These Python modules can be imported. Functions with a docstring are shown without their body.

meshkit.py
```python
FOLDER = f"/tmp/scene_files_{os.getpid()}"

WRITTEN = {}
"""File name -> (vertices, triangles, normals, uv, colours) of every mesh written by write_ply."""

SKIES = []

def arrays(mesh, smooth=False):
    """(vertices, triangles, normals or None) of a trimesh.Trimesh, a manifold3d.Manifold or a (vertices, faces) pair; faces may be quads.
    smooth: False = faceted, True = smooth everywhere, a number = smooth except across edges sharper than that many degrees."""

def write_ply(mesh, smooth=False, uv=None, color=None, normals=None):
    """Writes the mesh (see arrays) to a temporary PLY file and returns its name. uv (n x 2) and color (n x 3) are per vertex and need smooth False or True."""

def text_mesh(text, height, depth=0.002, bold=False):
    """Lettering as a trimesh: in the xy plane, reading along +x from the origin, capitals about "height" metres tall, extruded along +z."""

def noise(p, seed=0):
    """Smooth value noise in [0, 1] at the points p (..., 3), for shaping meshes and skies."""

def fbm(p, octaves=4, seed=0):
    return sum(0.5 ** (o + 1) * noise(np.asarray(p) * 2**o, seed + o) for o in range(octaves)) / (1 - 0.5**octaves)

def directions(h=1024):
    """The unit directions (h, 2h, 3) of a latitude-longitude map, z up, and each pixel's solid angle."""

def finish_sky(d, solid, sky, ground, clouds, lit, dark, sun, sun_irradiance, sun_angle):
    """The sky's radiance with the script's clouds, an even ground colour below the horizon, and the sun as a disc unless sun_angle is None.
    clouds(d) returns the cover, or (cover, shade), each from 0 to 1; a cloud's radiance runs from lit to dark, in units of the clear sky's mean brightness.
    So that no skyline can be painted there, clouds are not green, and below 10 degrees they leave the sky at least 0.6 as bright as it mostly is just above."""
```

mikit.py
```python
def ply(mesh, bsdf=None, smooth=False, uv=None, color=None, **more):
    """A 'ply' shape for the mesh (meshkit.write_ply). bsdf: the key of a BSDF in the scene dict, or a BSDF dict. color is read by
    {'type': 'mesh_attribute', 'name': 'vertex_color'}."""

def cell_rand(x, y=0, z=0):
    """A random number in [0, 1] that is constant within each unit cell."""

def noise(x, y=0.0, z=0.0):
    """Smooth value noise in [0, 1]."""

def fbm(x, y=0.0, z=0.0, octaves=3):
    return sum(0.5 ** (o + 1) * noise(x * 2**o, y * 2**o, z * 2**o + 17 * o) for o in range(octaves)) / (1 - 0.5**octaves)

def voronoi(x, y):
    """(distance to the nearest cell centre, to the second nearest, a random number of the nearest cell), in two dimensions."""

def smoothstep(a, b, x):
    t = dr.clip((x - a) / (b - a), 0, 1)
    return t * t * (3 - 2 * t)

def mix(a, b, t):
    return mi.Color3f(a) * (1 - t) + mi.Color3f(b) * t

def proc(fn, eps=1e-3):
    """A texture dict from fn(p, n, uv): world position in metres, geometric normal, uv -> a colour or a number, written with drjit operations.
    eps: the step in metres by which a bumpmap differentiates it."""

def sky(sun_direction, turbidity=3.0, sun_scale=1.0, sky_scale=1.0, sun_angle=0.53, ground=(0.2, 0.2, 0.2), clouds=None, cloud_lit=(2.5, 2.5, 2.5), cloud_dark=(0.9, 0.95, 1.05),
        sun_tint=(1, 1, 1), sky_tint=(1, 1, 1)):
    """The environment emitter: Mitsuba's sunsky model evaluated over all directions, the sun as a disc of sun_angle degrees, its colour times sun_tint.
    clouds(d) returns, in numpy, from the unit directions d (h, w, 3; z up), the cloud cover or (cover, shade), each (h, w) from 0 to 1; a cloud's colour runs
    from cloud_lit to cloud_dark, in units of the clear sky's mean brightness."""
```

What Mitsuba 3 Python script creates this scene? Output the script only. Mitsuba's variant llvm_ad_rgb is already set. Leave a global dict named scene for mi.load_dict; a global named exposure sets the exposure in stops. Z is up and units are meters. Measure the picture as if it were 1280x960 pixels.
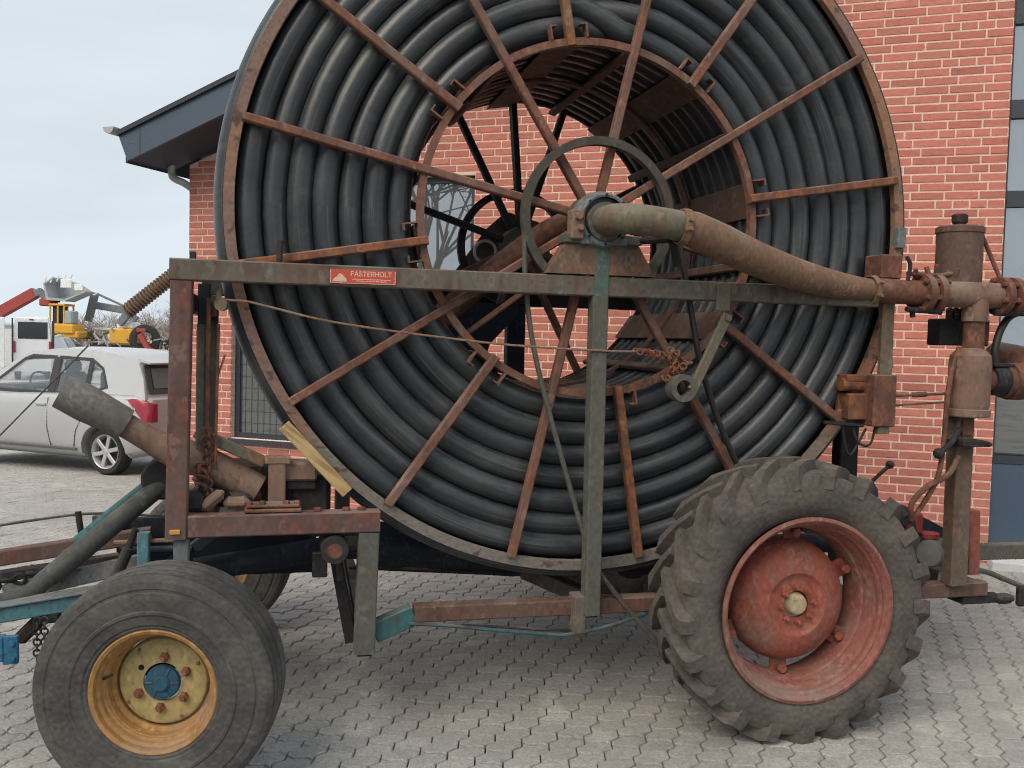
import math
import numpy as np
import trimesh
import drjit as dr
import mitsuba as mi
import mikit, meshkit
from mikit import noise, fbm, cell_rand, smoothstep, mix, proc
from shapely.geometry import Polygon, Point, box as sbox
from manifold3d import Manifold, Mesh as MMesh

rng = np.random.default_rng(7)
scene, labels = {}, {}
exposure = 1.95

# ------------------------------------------------------------------ camera, sky
PITCH, ROLL, EYE, FOCAL = .0494, .0252, 1.60, 1202.0
_d = np.array([0, math.cos(PITCH), -math.sin(PITCH)])
_u0 = np.array([0, math.sin(PITCH), math.cos(PITCH)])
_up = math.cos(ROLL) * _u0 - math.sin(ROLL) * np.array([1.0, 0, 0])
T = mi.ScalarTransform4f
scene['camera'] = {'type': 'perspective', 'fov': math.degrees(2 * math.atan(640 / FOCAL)), 'fov_axis': 'x', 'near_clip': 0.05, 'far_clip': 3000.0,
                   'to_world': T().look_at(origin=[0, 0, EYE], target=[float(_d[0]), float(_d[1]), EYE + float(_d[2])], up=[float(x) for x in _up])}


def overcast(d):
    q = d / np.maximum(d[..., 2:] + .25, .05)
    n = meshkit.fbm(np.stack([q[..., 0] * 1.3, q[..., 1] * 2.4, q[..., 2] * 0 + 3], -1), 5)
    return np.ones(d.shape[:2]), np.clip((n - .33) * 2.2, 0, 1) * .9


SUN = (-.38, -.62, .69)
scene['sky'] = mikit.sky(SUN, turbidity=4, sun_scale=.5, sun_angle=40, sun_tint=(.93, .98, 1.07), clouds=overcast, cloud_lit=(1.86, 2.04, 2.19), cloud_dark=(1.56, 1.76, 1.93), ground=(.3, .29, .28))


# ------------------------------------------------------------------ materials
def lin(*c):
    return [((x / 255) / 12.92 if x <= 10 else ((x / 255 + .055) / 1.055) ** 2.4) for x in c]


def flat(name, c, rough=.6, **k):
    scene[name] = {'type': 'twosided', 'bsdf': {'type': 'principled', 'base_color': {'type': 'rgb', 'value': list(c)}, 'roughness': rough, **k}}
    return name


def painted(name, fn, rough=.7, spec=.4, bump=None, eps=.002, **k):
    b = {'type': 'principled', 'base_color': proc(fn), 'roughness': rough, 'specular': spec, **k}
    if bump:
        b = {'type': 'bumpmap', 'arbitrary': proc(bump, eps), 'scale': 1.0, 'bsdf': b}
    scene[name] = {'type': 'twosided', 'bsdf': b}
    return name


def rusty(name, paint, amount, rust=(.16, .06, .03), rust2=(.07, .03, .02), s=7.0, seed=0.0, rough=.72, spec=.35):
    """Old paint with rust: broad patches, runs that follow the height, chips, fine speckle."""
    th = 1 - amount

    def fn(p, n, uv):
        big = fbm(p.x * s + seed, p.y * s, p.z * s * .45, 5)
        fine = fbm(p.x * 85 + seed, p.y * 85, p.z * 45, 3)
        run = noise(p.x * 55 + seed, p.y * 55, p.z * 5)
        t = smoothstep(th - .10, th + .09, .62 * big + .24 * fine + .16 * run)
        r = mix(rust2, rust, smoothstep(.32, .68, fbm(p.x * 26, p.y * 26, p.z * 17 + seed, 3)))
        base = mix(mi.Color3f(paint) * (.50 + .62 * fine), r * (.45 + .82 * fine), t)
        chip = smoothstep(.68, .80, fbm(p.x * 52 + seed, p.y * 52, p.z * 34, 3))
        base = mix(base, mi.Color3f(rust2) * .7, chip * .55)
        pale = smoothstep(.66, .78, noise(p.x * 31, p.y * 31 + seed, p.z * 12)) * smoothstep(.4, .65, fine)
        base = mix(base, mi.Color3f(paint) * 1.3 + .035, pale * .4)
        dust = smoothstep(.40, .75, noise(p.x * 9, p.y * 9 + seed, p.z * 9)) * smoothstep(-.1, .8, n.z)
        return mix(base, (.24, .21, .18), dust * .42 + .02)
    return painted(name, fn, rough, spec)


rusty('steel_beam', (.145, .13, .108), .42, (.15, .078, .055), (.09, .055, .044), seed=3)
rusty('steel_purple', (.15, .098, .085), .5, (.165, .066, .05), (.10, .06, .055), seed=9)
rusty('steel_green', (.108, .112, .096), .38, (.15, .08, .052), (.085, .064, .052), seed=14)
rusty('steel_spoke', (.20, .122, .098), .55, (.215, .088, .054), (.14, .07, .052), s=9, seed=21)
rusty('steel_orange', (.22, .12, .068), .58, (.27, .10, .042), (.145, .065, .042), s=9, seed=27)
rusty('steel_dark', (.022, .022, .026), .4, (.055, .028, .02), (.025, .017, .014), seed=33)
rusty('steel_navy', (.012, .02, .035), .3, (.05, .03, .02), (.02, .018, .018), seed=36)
rusty('pipe_brown', (.25, .165, .125), .45, (.22, .115, .08), (.15, .09, .068), seed=41)
rusty('pipe_rust', (.17, .078, .056), .58, (.20, .08, .048), (.11, .052, .039), s=12, seed=46)
rusty('pipe_green', (.15, .14, .10), .45, (.20, .105, .06), (.12, .085, .058), s=8, seed=52)
rusty('canister_brown', (.14, .085, .066), .45, (.15, .075, .055), (.09, .058, .046), s=10, seed=57)
rusty('teal_paint', (.045, .15, .16), .36, (.10, .075, .055), (.05, .045, .04), s=10, seed=63)
rusty('blue_paint', (.03, .16, .30), .25, (.07, .06, .05), (.03, .04, .05), s=12, seed=67)
rusty('blue_grey', (.16, .19, .20), .4, (.12, .10, .085), (.1, .1, .1), seed=71)
rusty('red_paint', (.34, .088, .06), .45, (.25, .085, .05), (.25, .12, .095), s=6, seed=75, rough=.65)
rusty('rim_orange', (.42, .225, .075), .38, (.27, .14, .075), (.33, .20, .12), s=7, seed=81, rough=.62)
rusty('rim_yellow', (.46, .36, .155), .28, (.32, .23, .125), (.26, .205, .14), s=8, seed=85, rough=.62)
rusty('rust_light', (.25, .17, .11), .5, (.24, .12, .06), (.17, .11, .08), s=12, seed=90)
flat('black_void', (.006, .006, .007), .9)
flat('black_rubber', (.018, .018, .019), .55)
flat('plate_red', (.48, .07, .045), .5)
flat('dark_red', (.20, .03, .03), .5)
flat('plate_ink', (.62, .42, .34), .6)
flat('zinc', (.42, .43, .42), .45, metallic=.3)
flat('marker_orange', (.55, .27, .06), .5)
flat('white_plastic', (.7, .7, .68), .5)
flat('grey_filter', (.10, .10, .10), .5)


def hose_fn(p, n, uv):
    u = (p.x - .319) * .9713 + (p.y - 4.13) * .2377
    w = (p.y - 4.13) * .9713 - (p.x - .319) * .2377
    z = p.z - 2.1035
    r = dr.sqrt(u * u + z * z)
    a = dr.atan2(z, u)
    f = fbm(p.x * 5, p.y * 5, p.z * 5, 3)
    g = fbm(p.x * 60, p.y * 60, p.z * 60, 2)
    streak = noise(r * 95, w * 95, a * 2.2) * .6 + noise(r * 260, w * 260, a * 7) * .4
    dust = smoothstep(.35, .8, f * .6 + g * .15 + streak * .3) * (.35 + .65 * smoothstep(-.3, .9, n.z))
    c = mix((.021, .025, .030), (.090, .095, .100), dust * .85)
    c = mix(c, (.105, .108, .108), smoothstep(.60, .82, streak) * .35)
    return mix(c, (.12, .115, .10), smoothstep(.66, .74, fbm(p.x * 13, p.y * 13, p.z * 13 + 2, 4)) * .14)


painted('hose_black', hose_fn, .37, .55)


def tyre_fn(p, n, uv):
    f = fbm(p.x * 9, p.y * 9, p.z * 9, 4)
    g = fbm(p.x * 80, p.y * 80, p.z * 80, 2)
    c = mix((.052, .051, .051), (.108, .103, .096), smoothstep(.25, .85, f * .75 + g * .25))
    c = mix(c, (.19, .18, .165), smoothstep(.60, .85, fbm(p.x * 45, p.y * 45, p.z * 45, 4)) * .25)
    return c * (.8 + .4 * g)


painted('tyre_grey', tyre_fn, .75, .3)


def tyre2_fn(p, n, uv):
    f = fbm(p.x * 7, p.y * 7, p.z * 7, 4)
    g = fbm(p.x * 70, p.y * 70, p.z * 70, 2)
    c = mix((.066, .061, .057), (.125, .108, .093), smoothstep(.2, .8, f * .7 + g * .3))
    return c * (.8 + .4 * g)


painted('tyre_dusty', tyre2_fn, .8, .25)


def wood_fn(p, n, uv):
    a = fbm(p.x * 14, p.y * 14, p.z * 14, 2)
    g = noise(p.x * 90 + p.z * 110, p.y * 20, (p.z * .62 - p.x * .7) * 6)
    return mix((.46, .33, .155), (.27, .175, .085), smoothstep(.35, .8, .5 * a + .5 * g))


painted('wood_yellow', wood_fn, .7)

# wall frame: s along the wall (rightwards, towards the camera), n towards the camera
AW = .3286
W0 = np.array([3.657, 7.264, 0.0])
WU = np.array([math.cos(AW), -math.sin(AW), 0.0])
WN = np.array([-math.sin(AW), -math.cos(AW), 0.0])
COURSE, STRETCH, ZB = 0.06667, 0.24, -.407


def wall_s(p):
    return (p.x - W0[0]) * WU[0] + (p.y - W0[1]) * WU[1]


def brick_fn(p, n, uv):
    s = wall_s(p)
    k = dr.floor((p.z - ZB) / COURSE)
    ph = (k + 1) - 4 * dr.floor((k + 1) / 4)
    off = dr.select(ph == 1, .06, dr.select(ph == 3, -.06, 0.0)) - .18
    i = dr.floor((s - off) / STRETCH)
    h, h2 = cell_rand(k, i, 5), cell_rand(k, i, 9)
    f = fbm(p.x * 30, p.y * 30, p.z * 45, 3)
    c = mix((.56, .21, .162), (.47, .168, .13), h)
    c = mix(c, (.36, .14, .11), smoothstep(.74, 1.0, h2) * .7)
    c = mix(c, (.47, .22, .15), smoothstep(.78, 1.0, cell_rand(k, i, 14)) * .6)
    c = mix(c, (.50, .26, .21), smoothstep(.60, .85, fbm(p.x * 2.2, p.y * 2.2, p.z * 2.2 + 4, 3)) * smoothstep(.4, .6, f) * .55)
    return c * (.82 + .36 * f)


painted('brick_red', brick_fn, .85, .2)


def mortar_fn(p, n, uv):
    f = fbm(p.x * 40, p.y * 40, p.z * 40, 3)
    return mix((.76, .58, .49), (.64, .49, .41), f)


painted('mortar', mortar_fn, .9, .1)

# paving: cells of PV metres, aligned with the wall, zigzag edges
PV, ZIG = .1125, .105


def zig(t):
    t = t - np.floor(t)
    return np.interp(t, [0, .3, .7, 1], [0, ZIG, -ZIG, 0])


def zig_dr(t):
    t = t - dr.floor(t)
    return dr.select(t < .3, t * (ZIG / .3), dr.select(t < .7, ZIG - (t - .3) * (2 * ZIG / .4), -ZIG + (t - .7) * (ZIG / .3)))


def paving_cell(p):
    a = wall_s(p) / PV
    b = ((p.x - W0[0]) * WN[0] + (p.y - W0[1]) * WN[1]) / PV
    return a - zig_dr(b), b - zig_dr(a)


def paver_colour(p, a, b):
    h = cell_rand(dr.floor(a), dr.floor(b), 3)
    f = fbm(p.x * 3, p.y * 3, 0, 4)
    g = fbm(p.x * 130, p.y * 130, 1, 3)
    c = mix((.282, .278, .266), (.355, .350, .335), h * .7 + .3 * f)
    c = mix(c, (.24, .23, .21), smoothstep(.55, .75, fbm(p.x * 1.3 + 7, p.y * 1.3, 5, 3)) * .45)
    c = mix(c, (.43, .42, .39), smoothstep(.70, .85, fbm(p.x * 5 + 3, p.y * 5, 9, 2)) * .5)
    c = mix(c, (.20, .195, .18), smoothstep(.68, .74, fbm(p.x * 11, p.y * 11, 4, 2)) * .25)
    return c * (.68 + .64 * g)


def paver_fn(p, n, uv):
    a, b = paving_cell(p)
    return paver_colour(p, a, b)


painted('paver_concrete', paver_fn, .85, .2)


def yard_fn(p, n, uv):
    a, b = paving_cell(p)
    c = paver_colour(p, a, b)
    fa, fb = a - dr.floor(a), b - dr.floor(b)
    e = dr.minimum(dr.minimum(fa, 1 - fa), dr.minimum(fb, 1 - fb))
    t = wall_s(p)
    dist = dr.sqrt(p.x * p.x + p.y * p.y)
    line = (1 - smoothstep(.02, .06, e)) * (1 - smoothstep(16, 30, dist))
    return mix(c, (.20, .185, .165), line * .8)


painted('yard_paving', yard_fn, .88, .2)


def sand_fn(p, n, uv):
    g = fbm(p.x * 60, p.y * 60, 2, 3)
    m = smoothstep(.55, .7, fbm(p.x * 2, p.y * 2, 6, 3))
    return mix(mix((.13, .12, .105), (.20, .185, .165), g), (.06, .07, .035), m * .6)


painted('joint_sand', sand_fn, .95, .1)


# ------------------------------------------------------------------ mesh helpers
def mesh(v, f):
    f = np.asarray(f, int)
    if f.shape[1] == 4:
        f = np.vstack([f[:, [0, 1, 2]], f[:, [0, 2, 3]]])
    return trimesh.Trimesh(np.asarray(v, float), f, process=False)


def cat(*ms):
    out = []
    for m in ms:
        out.extend(m) if isinstance(m, (list, tuple)) else out.append(m)
    return trimesh.util.concatenate(out)


def unit(v):
    v = np.asarray(v, float)
    return v / (np.linalg.norm(v) + 1e-12)


def frame(z, x=None):
    z = unit(z)
    if x is None or np.linalg.norm(np.cross(z, x)) < 1e-6:
        x = np.array([0, 0, 1.0]) if abs(z[2]) < .9 else np.array([1.0, 0, 0])
    y = unit(np.cross(z, x))
    return np.stack([np.cross(y, z), y, z], 1)


def put(m, o=(0, 0, 0), z=(0, 0, 1), x=None):
    M = np.eye(4)
    M[:3, :3], M[:3, 3] = frame(z, x), o
    return m.copy().apply_transform(M)


def prism(poly, p0, p1, up=(0, 0, 1)):
    """A closed outline (n x 2: across, up) swept from p0 to p1."""
    p0, p1 = np.asarray(p0, float), np.asarray(p1, float)
    t = unit(p1 - p0)
    up = np.asarray(up, float)
    if np.linalg.norm(np.cross(t, up)) < 1e-3:
        up = np.array([0, 1.0, 0])
    a = unit(np.cross(t, up))
    b = np.cross(a, t)
    q = np.asarray(poly, float)
    n = len(q)
    v = np.vstack([p0 + q[:, :1] * a + q[:, 1:] * b, p1 + q[:, :1] * a + q[:, 1:] * b])
    i = np.arange(n)
    j = (i + 1) % n
    side = np.stack([i, j, j + n, i + n], 1)
    cap = np.array([[0, k + 1, k] for k in range(1, n - 1)])
    f = np.vstack([side[:, [0, 1, 2]], side[:, [0, 2, 3]], cap, cap[:, ::-1] + n])
    m = trimesh.Trimesh(v, f, process=False)
    if m.volume < 0:
        m.invert()
    return m


def beam(p0, p1, w, h, up=(0, 0, 1), bev=.005):
    a, b, c = w / 2, h / 2, min(bev, w / 4, h / 4)
    return prism([(-a + c, -b), (a - c, -b), (a, -b + c), (a, b - c), (a - c, b), (-a + c, b), (-a, b - c), (-a, -b + c)], p0, p1, up)


def block(c, size, bev=.004, rz=0.0):
    c, s = np.asarray(c, float), np.asarray(size, float)
    m = Manifold.cube(tuple(np.maximum(s - 2 * bev, .0005)), True)
    o = []
    v = np.array([[i, j, k] for i in (-1, 1) for j in (-1, 1) for k in (-1, 1)]) * (s / 2 - bev)
    pts = np.vstack([v + bev * np.array(e) * np.sign(v) for e in ((1, 0, 0), (0, 1, 0), (0, 0, 1))])
    m = trimesh.convex.convex_hull(pts)
    if rz:
        m.apply_transform(trimesh.transformations.rotation_matrix(rz, [0, 0, 1]))
    return m.apply_translation(c)


def rot(m, ang, axis, point=(0, 0, 0)):
    return m.copy().apply_transform(trimesh.transformations.rotation_matrix(ang, axis, point))


def tube(path, r, sides=12, closed=False, caps=True, flat_z=1.0):
    p = np.asarray(path, float)
    n = len(p)
    r = np.broadcast_to(r, (n,))
    if closed:
        t = np.roll(p, -1, 0) - np.roll(p, 1, 0)
    else:
        t = np.gradient(p, axis=0)
    t /= np.linalg.norm(t, axis=1, keepdims=True) + 1e-12
    a = np.array([0, 0, 1.0]) if abs(t[0][2]) < .9 else np.array([1.0, 0, 0])
    A = []
    for k in range(n):
        a = unit(a - t[k] * (a @ t[k]))
        A.append(a)
    A = np.array(A)
    B = np.cross(t, A)
    th = np.arange(sides) * 2 * np.pi / sides
    v = p[:, None] + r[:, None, None] * (np.cos(th)[None, :, None] * A[:, None] * flat_z + np.sin(th)[None, :, None] * B[:, None])
    i, j = np.meshgrid(np.arange(n if closed else n - 1), np.arange(sides), indexing='ij')
    i2, j2 = (i + 1) % n, (j + 1) % sides
    f = np.stack([i * sides + j, i * sides + j2, i2 * sides + j2, i2 * sides + j], -1).reshape(-1, 4)
    f = np.vstack([f[:, [0, 1, 2]], f[:, [0, 2, 3]]])
    v = v.reshape(-1, 3)
    if caps and not closed:
        c0 = np.array([[0, k + 1, k] for k in range(1, sides - 1)])
        f = np.vstack([f, c0, c0[:, ::-1] + (n - 1) * sides])
    m = trimesh.Trimesh(v, f, process=False)
    return m


def smooth_path(pts, n=24):
    """Catmull-Rom through the points."""
    p = np.asarray(pts, float)
    q = np.vstack([2 * p[0] - p[1], p, 2 * p[-1] - p[-2]])
    out = []
    per = max(2, n // (len(p) - 1))
    for k in range(len(p) - 1):
        a, b, c, d = q[k:k + 4]
        for t in np.linspace(0, 1, per, endpoint=False):
            out.append(.5 * (2 * b + (c - a) * t + (2 * a - 5 * b + 4 * c - d) * t * t + (3 * b - a - 3 * c + d) * t ** 3))
    out.append(p[-1])
    return np.array(out)


def lathe(prof, n=48, closed=False):
    """Profile (r, h) revolved about z."""
    q = np.asarray(prof, float)
    m = len(q)
    th = np.arange(n) * 2 * np.pi / n
    v = np.stack([q[None, :, 0] * np.cos(th)[:, None], q[None, :, 0] * np.sin(th)[:, None], np.broadcast_to(q[None, :, 1], (n, m))], -1).reshape(-1, 3)
    i, j = np.meshgrid(np.arange(n), np.arange(m if closed else m - 1), indexing='ij')
    i2, j2 = (i + 1) % n, (j + 1) % m
    f = np.stack([i * m + j, i2 * m + j, i2 * m + j2, i * m + j2], -1).reshape(-1, 4)
    w = mesh(v, f)
    w.update_faces(w.area_faces > 1e-12)
    return w


def ring(r0, r1, h0, h1, n=96):
    return lathe([(r0, h0), (r1, h0), (r1, h1), (r0, h1)], n, True)


def cyl(p0, p1, r, n=20, r2=None, bev=0.0):
    p0, p1 = np.asarray(p0, float), np.asarray(p1, float)
    L = np.linalg.norm(p1 - p0)
    r2 = r if r2 is None else r2
    b = min(bev, L / 3, r / 3)
    prof = [(0, 0), (r - b, 0), (r, b), (r2, L - b), (r2 - b, L), (0, L)] if b else [(0, 0), (r, 0), (r2, L), (0, L)]
    return put(lathe(prof, n), p0, p1 - p0)


def extrude(poly, h):
    return trimesh.creation.extrude_polygon(poly, h, engine='earcut')


def bolt(o, axis, r=.012, h=.012):
    return put(lathe([(0, h), (r * .8, h), (r, h * .7), (r, 0)], 6), o, axis)


def ico(c, r, sub=2, scale=(1, 1, 1)):
    m = trimesh.creation.icosphere(sub, r)
    m.vertices = m.vertices * np.asarray(scale) + np.asarray(c)
    return m


# machine frame: u along the machine (rightwards), v away from the camera, origin below the reel's front hub
AM = .24
TM = np.eye(4)
TM[:3, 0], TM[:3, 1], TM[:3, 3] = [math.cos(AM), math.sin(AM), 0], [-math.sin(AM), math.cos(AM), 0], [.319, 4.13, 0]
TW = np.eye(4)
TW[:3, 0], TW[:3, 1], TW[:3, 3] = WU, -WN, W0      # wall frame: x = s, y = depth behind the face, z up


def numbered(key):
    if key not in scene and not any(k.startswith(key + '__') for k in scene):
        return key
    i = 1
    while f'{key}_{i:03d}' in scene or any(k.startswith(f'{key}_{i:03d}__') for k in scene):
        i += 1
    return f'{key}_{i:03d}'


def add(key, m, mat, smooth=False, tf=None, label=None, **lab):
    key = numbered(key)
    m = cat(m) if isinstance(m, (list, tuple)) else m
    if tf is not None:
        m = m.copy().apply_transform(tf)
    scene[key] = mikit.ply(m, mat, smooth=smooth)
    d = dict(lab)
    if label:
        d['label'] = label
    if d:
        labels[key] = d
    return key


def thing(key, label, category, **k):
    labels[key] = {'label': label, 'category': category, **k}
    return key


def at(x, y, z=0.0, rz=0.0):
    M = trimesh.transformations.rotation_matrix(rz, [0, 0, 1])
    M[:3, 3] = [x, y, z]
    return M
rusty('rim_red', (.28, .098, .08), .48, (.18, .085, .062), (.26, .15, .125), s=6, seed=95, rough=.68)
rusty('hub_yellow', (.46, .38, .24), .38, (.36, .25, .15), (.30, .24, .17), s=30, seed=97)
rusty('hub_blue', (.02, .10, .17), .35, (.05, .05, .05), (.02, .03, .04), s=25, seed=99)
rusty('rubber_brown', (.21, .125, .08), .42, (.24, .11, .062), (.15, .09, .06), s=4, seed=103)
rusty('ring_dark', (.07, .066, .055), .38, (.085, .055, .04), (.045, .038, .032), s=6, seed=121)
rusty('sleeve_grey', (.175, .168, .155), .35, (.12, .11, .10), (.10, .095, .085), s=8, seed=105)
rusty('strut_dark', (.07, .075, .072), .30, (.05, .10, .11), (.05, .045, .04), s=6, seed=107)
rusty('drawbar_teal', (.10, .24, .28), .42, (.14, .12, .10), (.06, .12, .15), s=9, seed=109)
rusty('roller_rust', (.20, .13, .09), .5, (.20, .10, .06), (.12, .08, .06), s=2, seed=113)
rusty('grey_plate', (.27, .27, .265), .35, (.12, .10, .085), seed=111)
rusty('steel_teal', (.085, .14, .125), .38, (.15, .08, .05), (.09, .10, .085), s=12, seed=117)
rusty('cable_teal', (.045, .12, .14), .45, (.07, .07, .065), (.05, .05, .05), s=12, seed=119)


def rim_fn(p, n, uv):
    big = fbm(p.x * 4, p.y * 4, p.z * 4, 4)
    fine = fbm(p.x * 80, p.y * 80, p.z * 80, 3)
    c = mix((.20, .125, .105), (.26, .14, .085), smoothstep(.4, .62, big + .06 * (p.x - .3)))
    c = mix(c, (.165, .15, .135), smoothstep(.15, -.1, p.z - 1.15 + (big - .5) * 1.2))
    c = mix(c, (.10, .065, .055), smoothstep(.62, .72, fbm(p.x * 22, p.y * 22, p.z * 22, 3)))
    return c * (.65 + .7 * fine)


painted('steel_rim', rim_fn, .7, .35)
rusty('post_brown', (.135, .108, .083), .45, (.15, .085, .055), (.10, .07, .053), seed=123)
rusty('stand_brown', (.15, .135, .105), .52, (.20, .105, .065), (.12, .08, .058), s=5, seed=127)


# ================================================================== the setting
def ground_z(y):
    return -.035 * np.clip(np.asarray(y, float) - 6.2, 0, 13.8)


# one sheet to the horizon: strips along y follow the fall of the yard
ys = [-60, -5, 6.2, 20, 60, 1500]
v = np.array([(x, y, ground_z(y) - .034) for y in ys for x in (-1500, 1500)])
f = np.array([[2 * i, 2 * i + 1, 2 * i + 3, 2 * i + 2] for i in range(len(ys) - 1)])
scene['yard'] = mikit.ply(mesh(v, f), 'joint_sand')
labels['yard'] = {'label': 'grey paved yard of zigzag concrete pavers reaching to the scrap heap', 'kind': 'structure'}


def paver_mesh(top=.0, joint=.0029, cham=.004, depth=.03):
    q = []
    for side in range(4):
        for t in (0, .3, .7):
            z = float(zig(t))
            q.append([(t, z), (1 + z, t), (1 - t, 1 + z * -1 if False else 1 + float(zig(1 - t))), (float(zig(1 - t)), 1 - t)][side])
    P = Polygon(np.array(q) * PV)
    o = np.array(P.buffer(-joint, join_style=2).exterior.coords)[:-1]
    i = np.array(P.buffer(-joint - cham, join_style=2).exterior.coords)[:-1]
    n = len(o)
    if len(i) != n:
        i = o * .93 + np.array(P.centroid.coords[0]) * .07
    v = np.vstack([np.c_[i, np.full(n, top)], np.c_[o, np.full(n, top - cham)], np.c_[o, np.full(n, top - depth)]])
    k = np.arange(n)
    j = (k + 1) % n
    f = [np.stack([k, j, j + n, k + n], 1), np.stack([k + n, j + n, j + 2 * n, k + 2 * n], 1)]
    quads = np.vstack(f)
    import mapbox_earcut as earcut
    cap = earcut.triangulate_float64(i, np.array([n], dtype=np.uint32)).reshape(-1, 3)
    m = trimesh.Trimesh(v, np.vstack([quads[:, [0, 1, 2]], quads[:, [0, 2, 3]], cap]), process=False)
    up = m.face_normals[len(quads) * 2:, 2].mean()
    if up < 0:
        m.faces[len(quads) * 2:] = m.faces[len(quads) * 2:, ::-1]
    c = np.array([*P.centroid.coords[0], 0])
    w = ((m.triangles_center[:len(quads) * 2] - c) * m.face_normals[:len(quads) * 2]).sum(1)
    if np.median(w) < 0:
        m.faces[:len(quads) * 2] = m.faces[:len(quads) * 2, ::-1]
    return m


PAVER = paver_mesh()
paver_ply = mikit.ply(PAVER, 'paver_concrete')
cells = []
for i in range(-120, 26):
    for j in range(-58, 62):
        c = W0 + (i + .5) * PV * WU + (j + .5) * PV * WN
        if j < 0 and i > -66:        # inside the building
            continue
        x, y = c[0], c[1]
        dep = y
        if y < 2.6 or y > 12.5 or abs(x) > .56 * y + .35:
            continue
        cells.append((i, j, x, y))
TP = np.eye(4)
TP[:3, 0], TP[:3, 1] = WU, WN
TP[:3, 2] = [0, 0, 1]


def paver_matrix(i, j, x, y):
    r = np.random.default_rng(i * 7919 + j * 104729 + 10 ** 7)
    o = W0 + i * PV * WU + j * PV * WN
    M = TP.copy()
    tilt = trimesh.transformations.euler_matrix(*(r.normal(0, .008, 2)), 0)
    M[:3, :3] = M[:3, :3] @ tilt[:3, :3]
    M[:3, 3] = [o[0], o[1], float(ground_z(y)) + r.normal(0, .0012)]
    return M


def visible_cell(c):
    """Cells inside the frame and not under the wheels, in the machine's own frame."""
    i, j, x, y = c
    px = abs(x) / y < .52
    return px and y > 3.3


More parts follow.
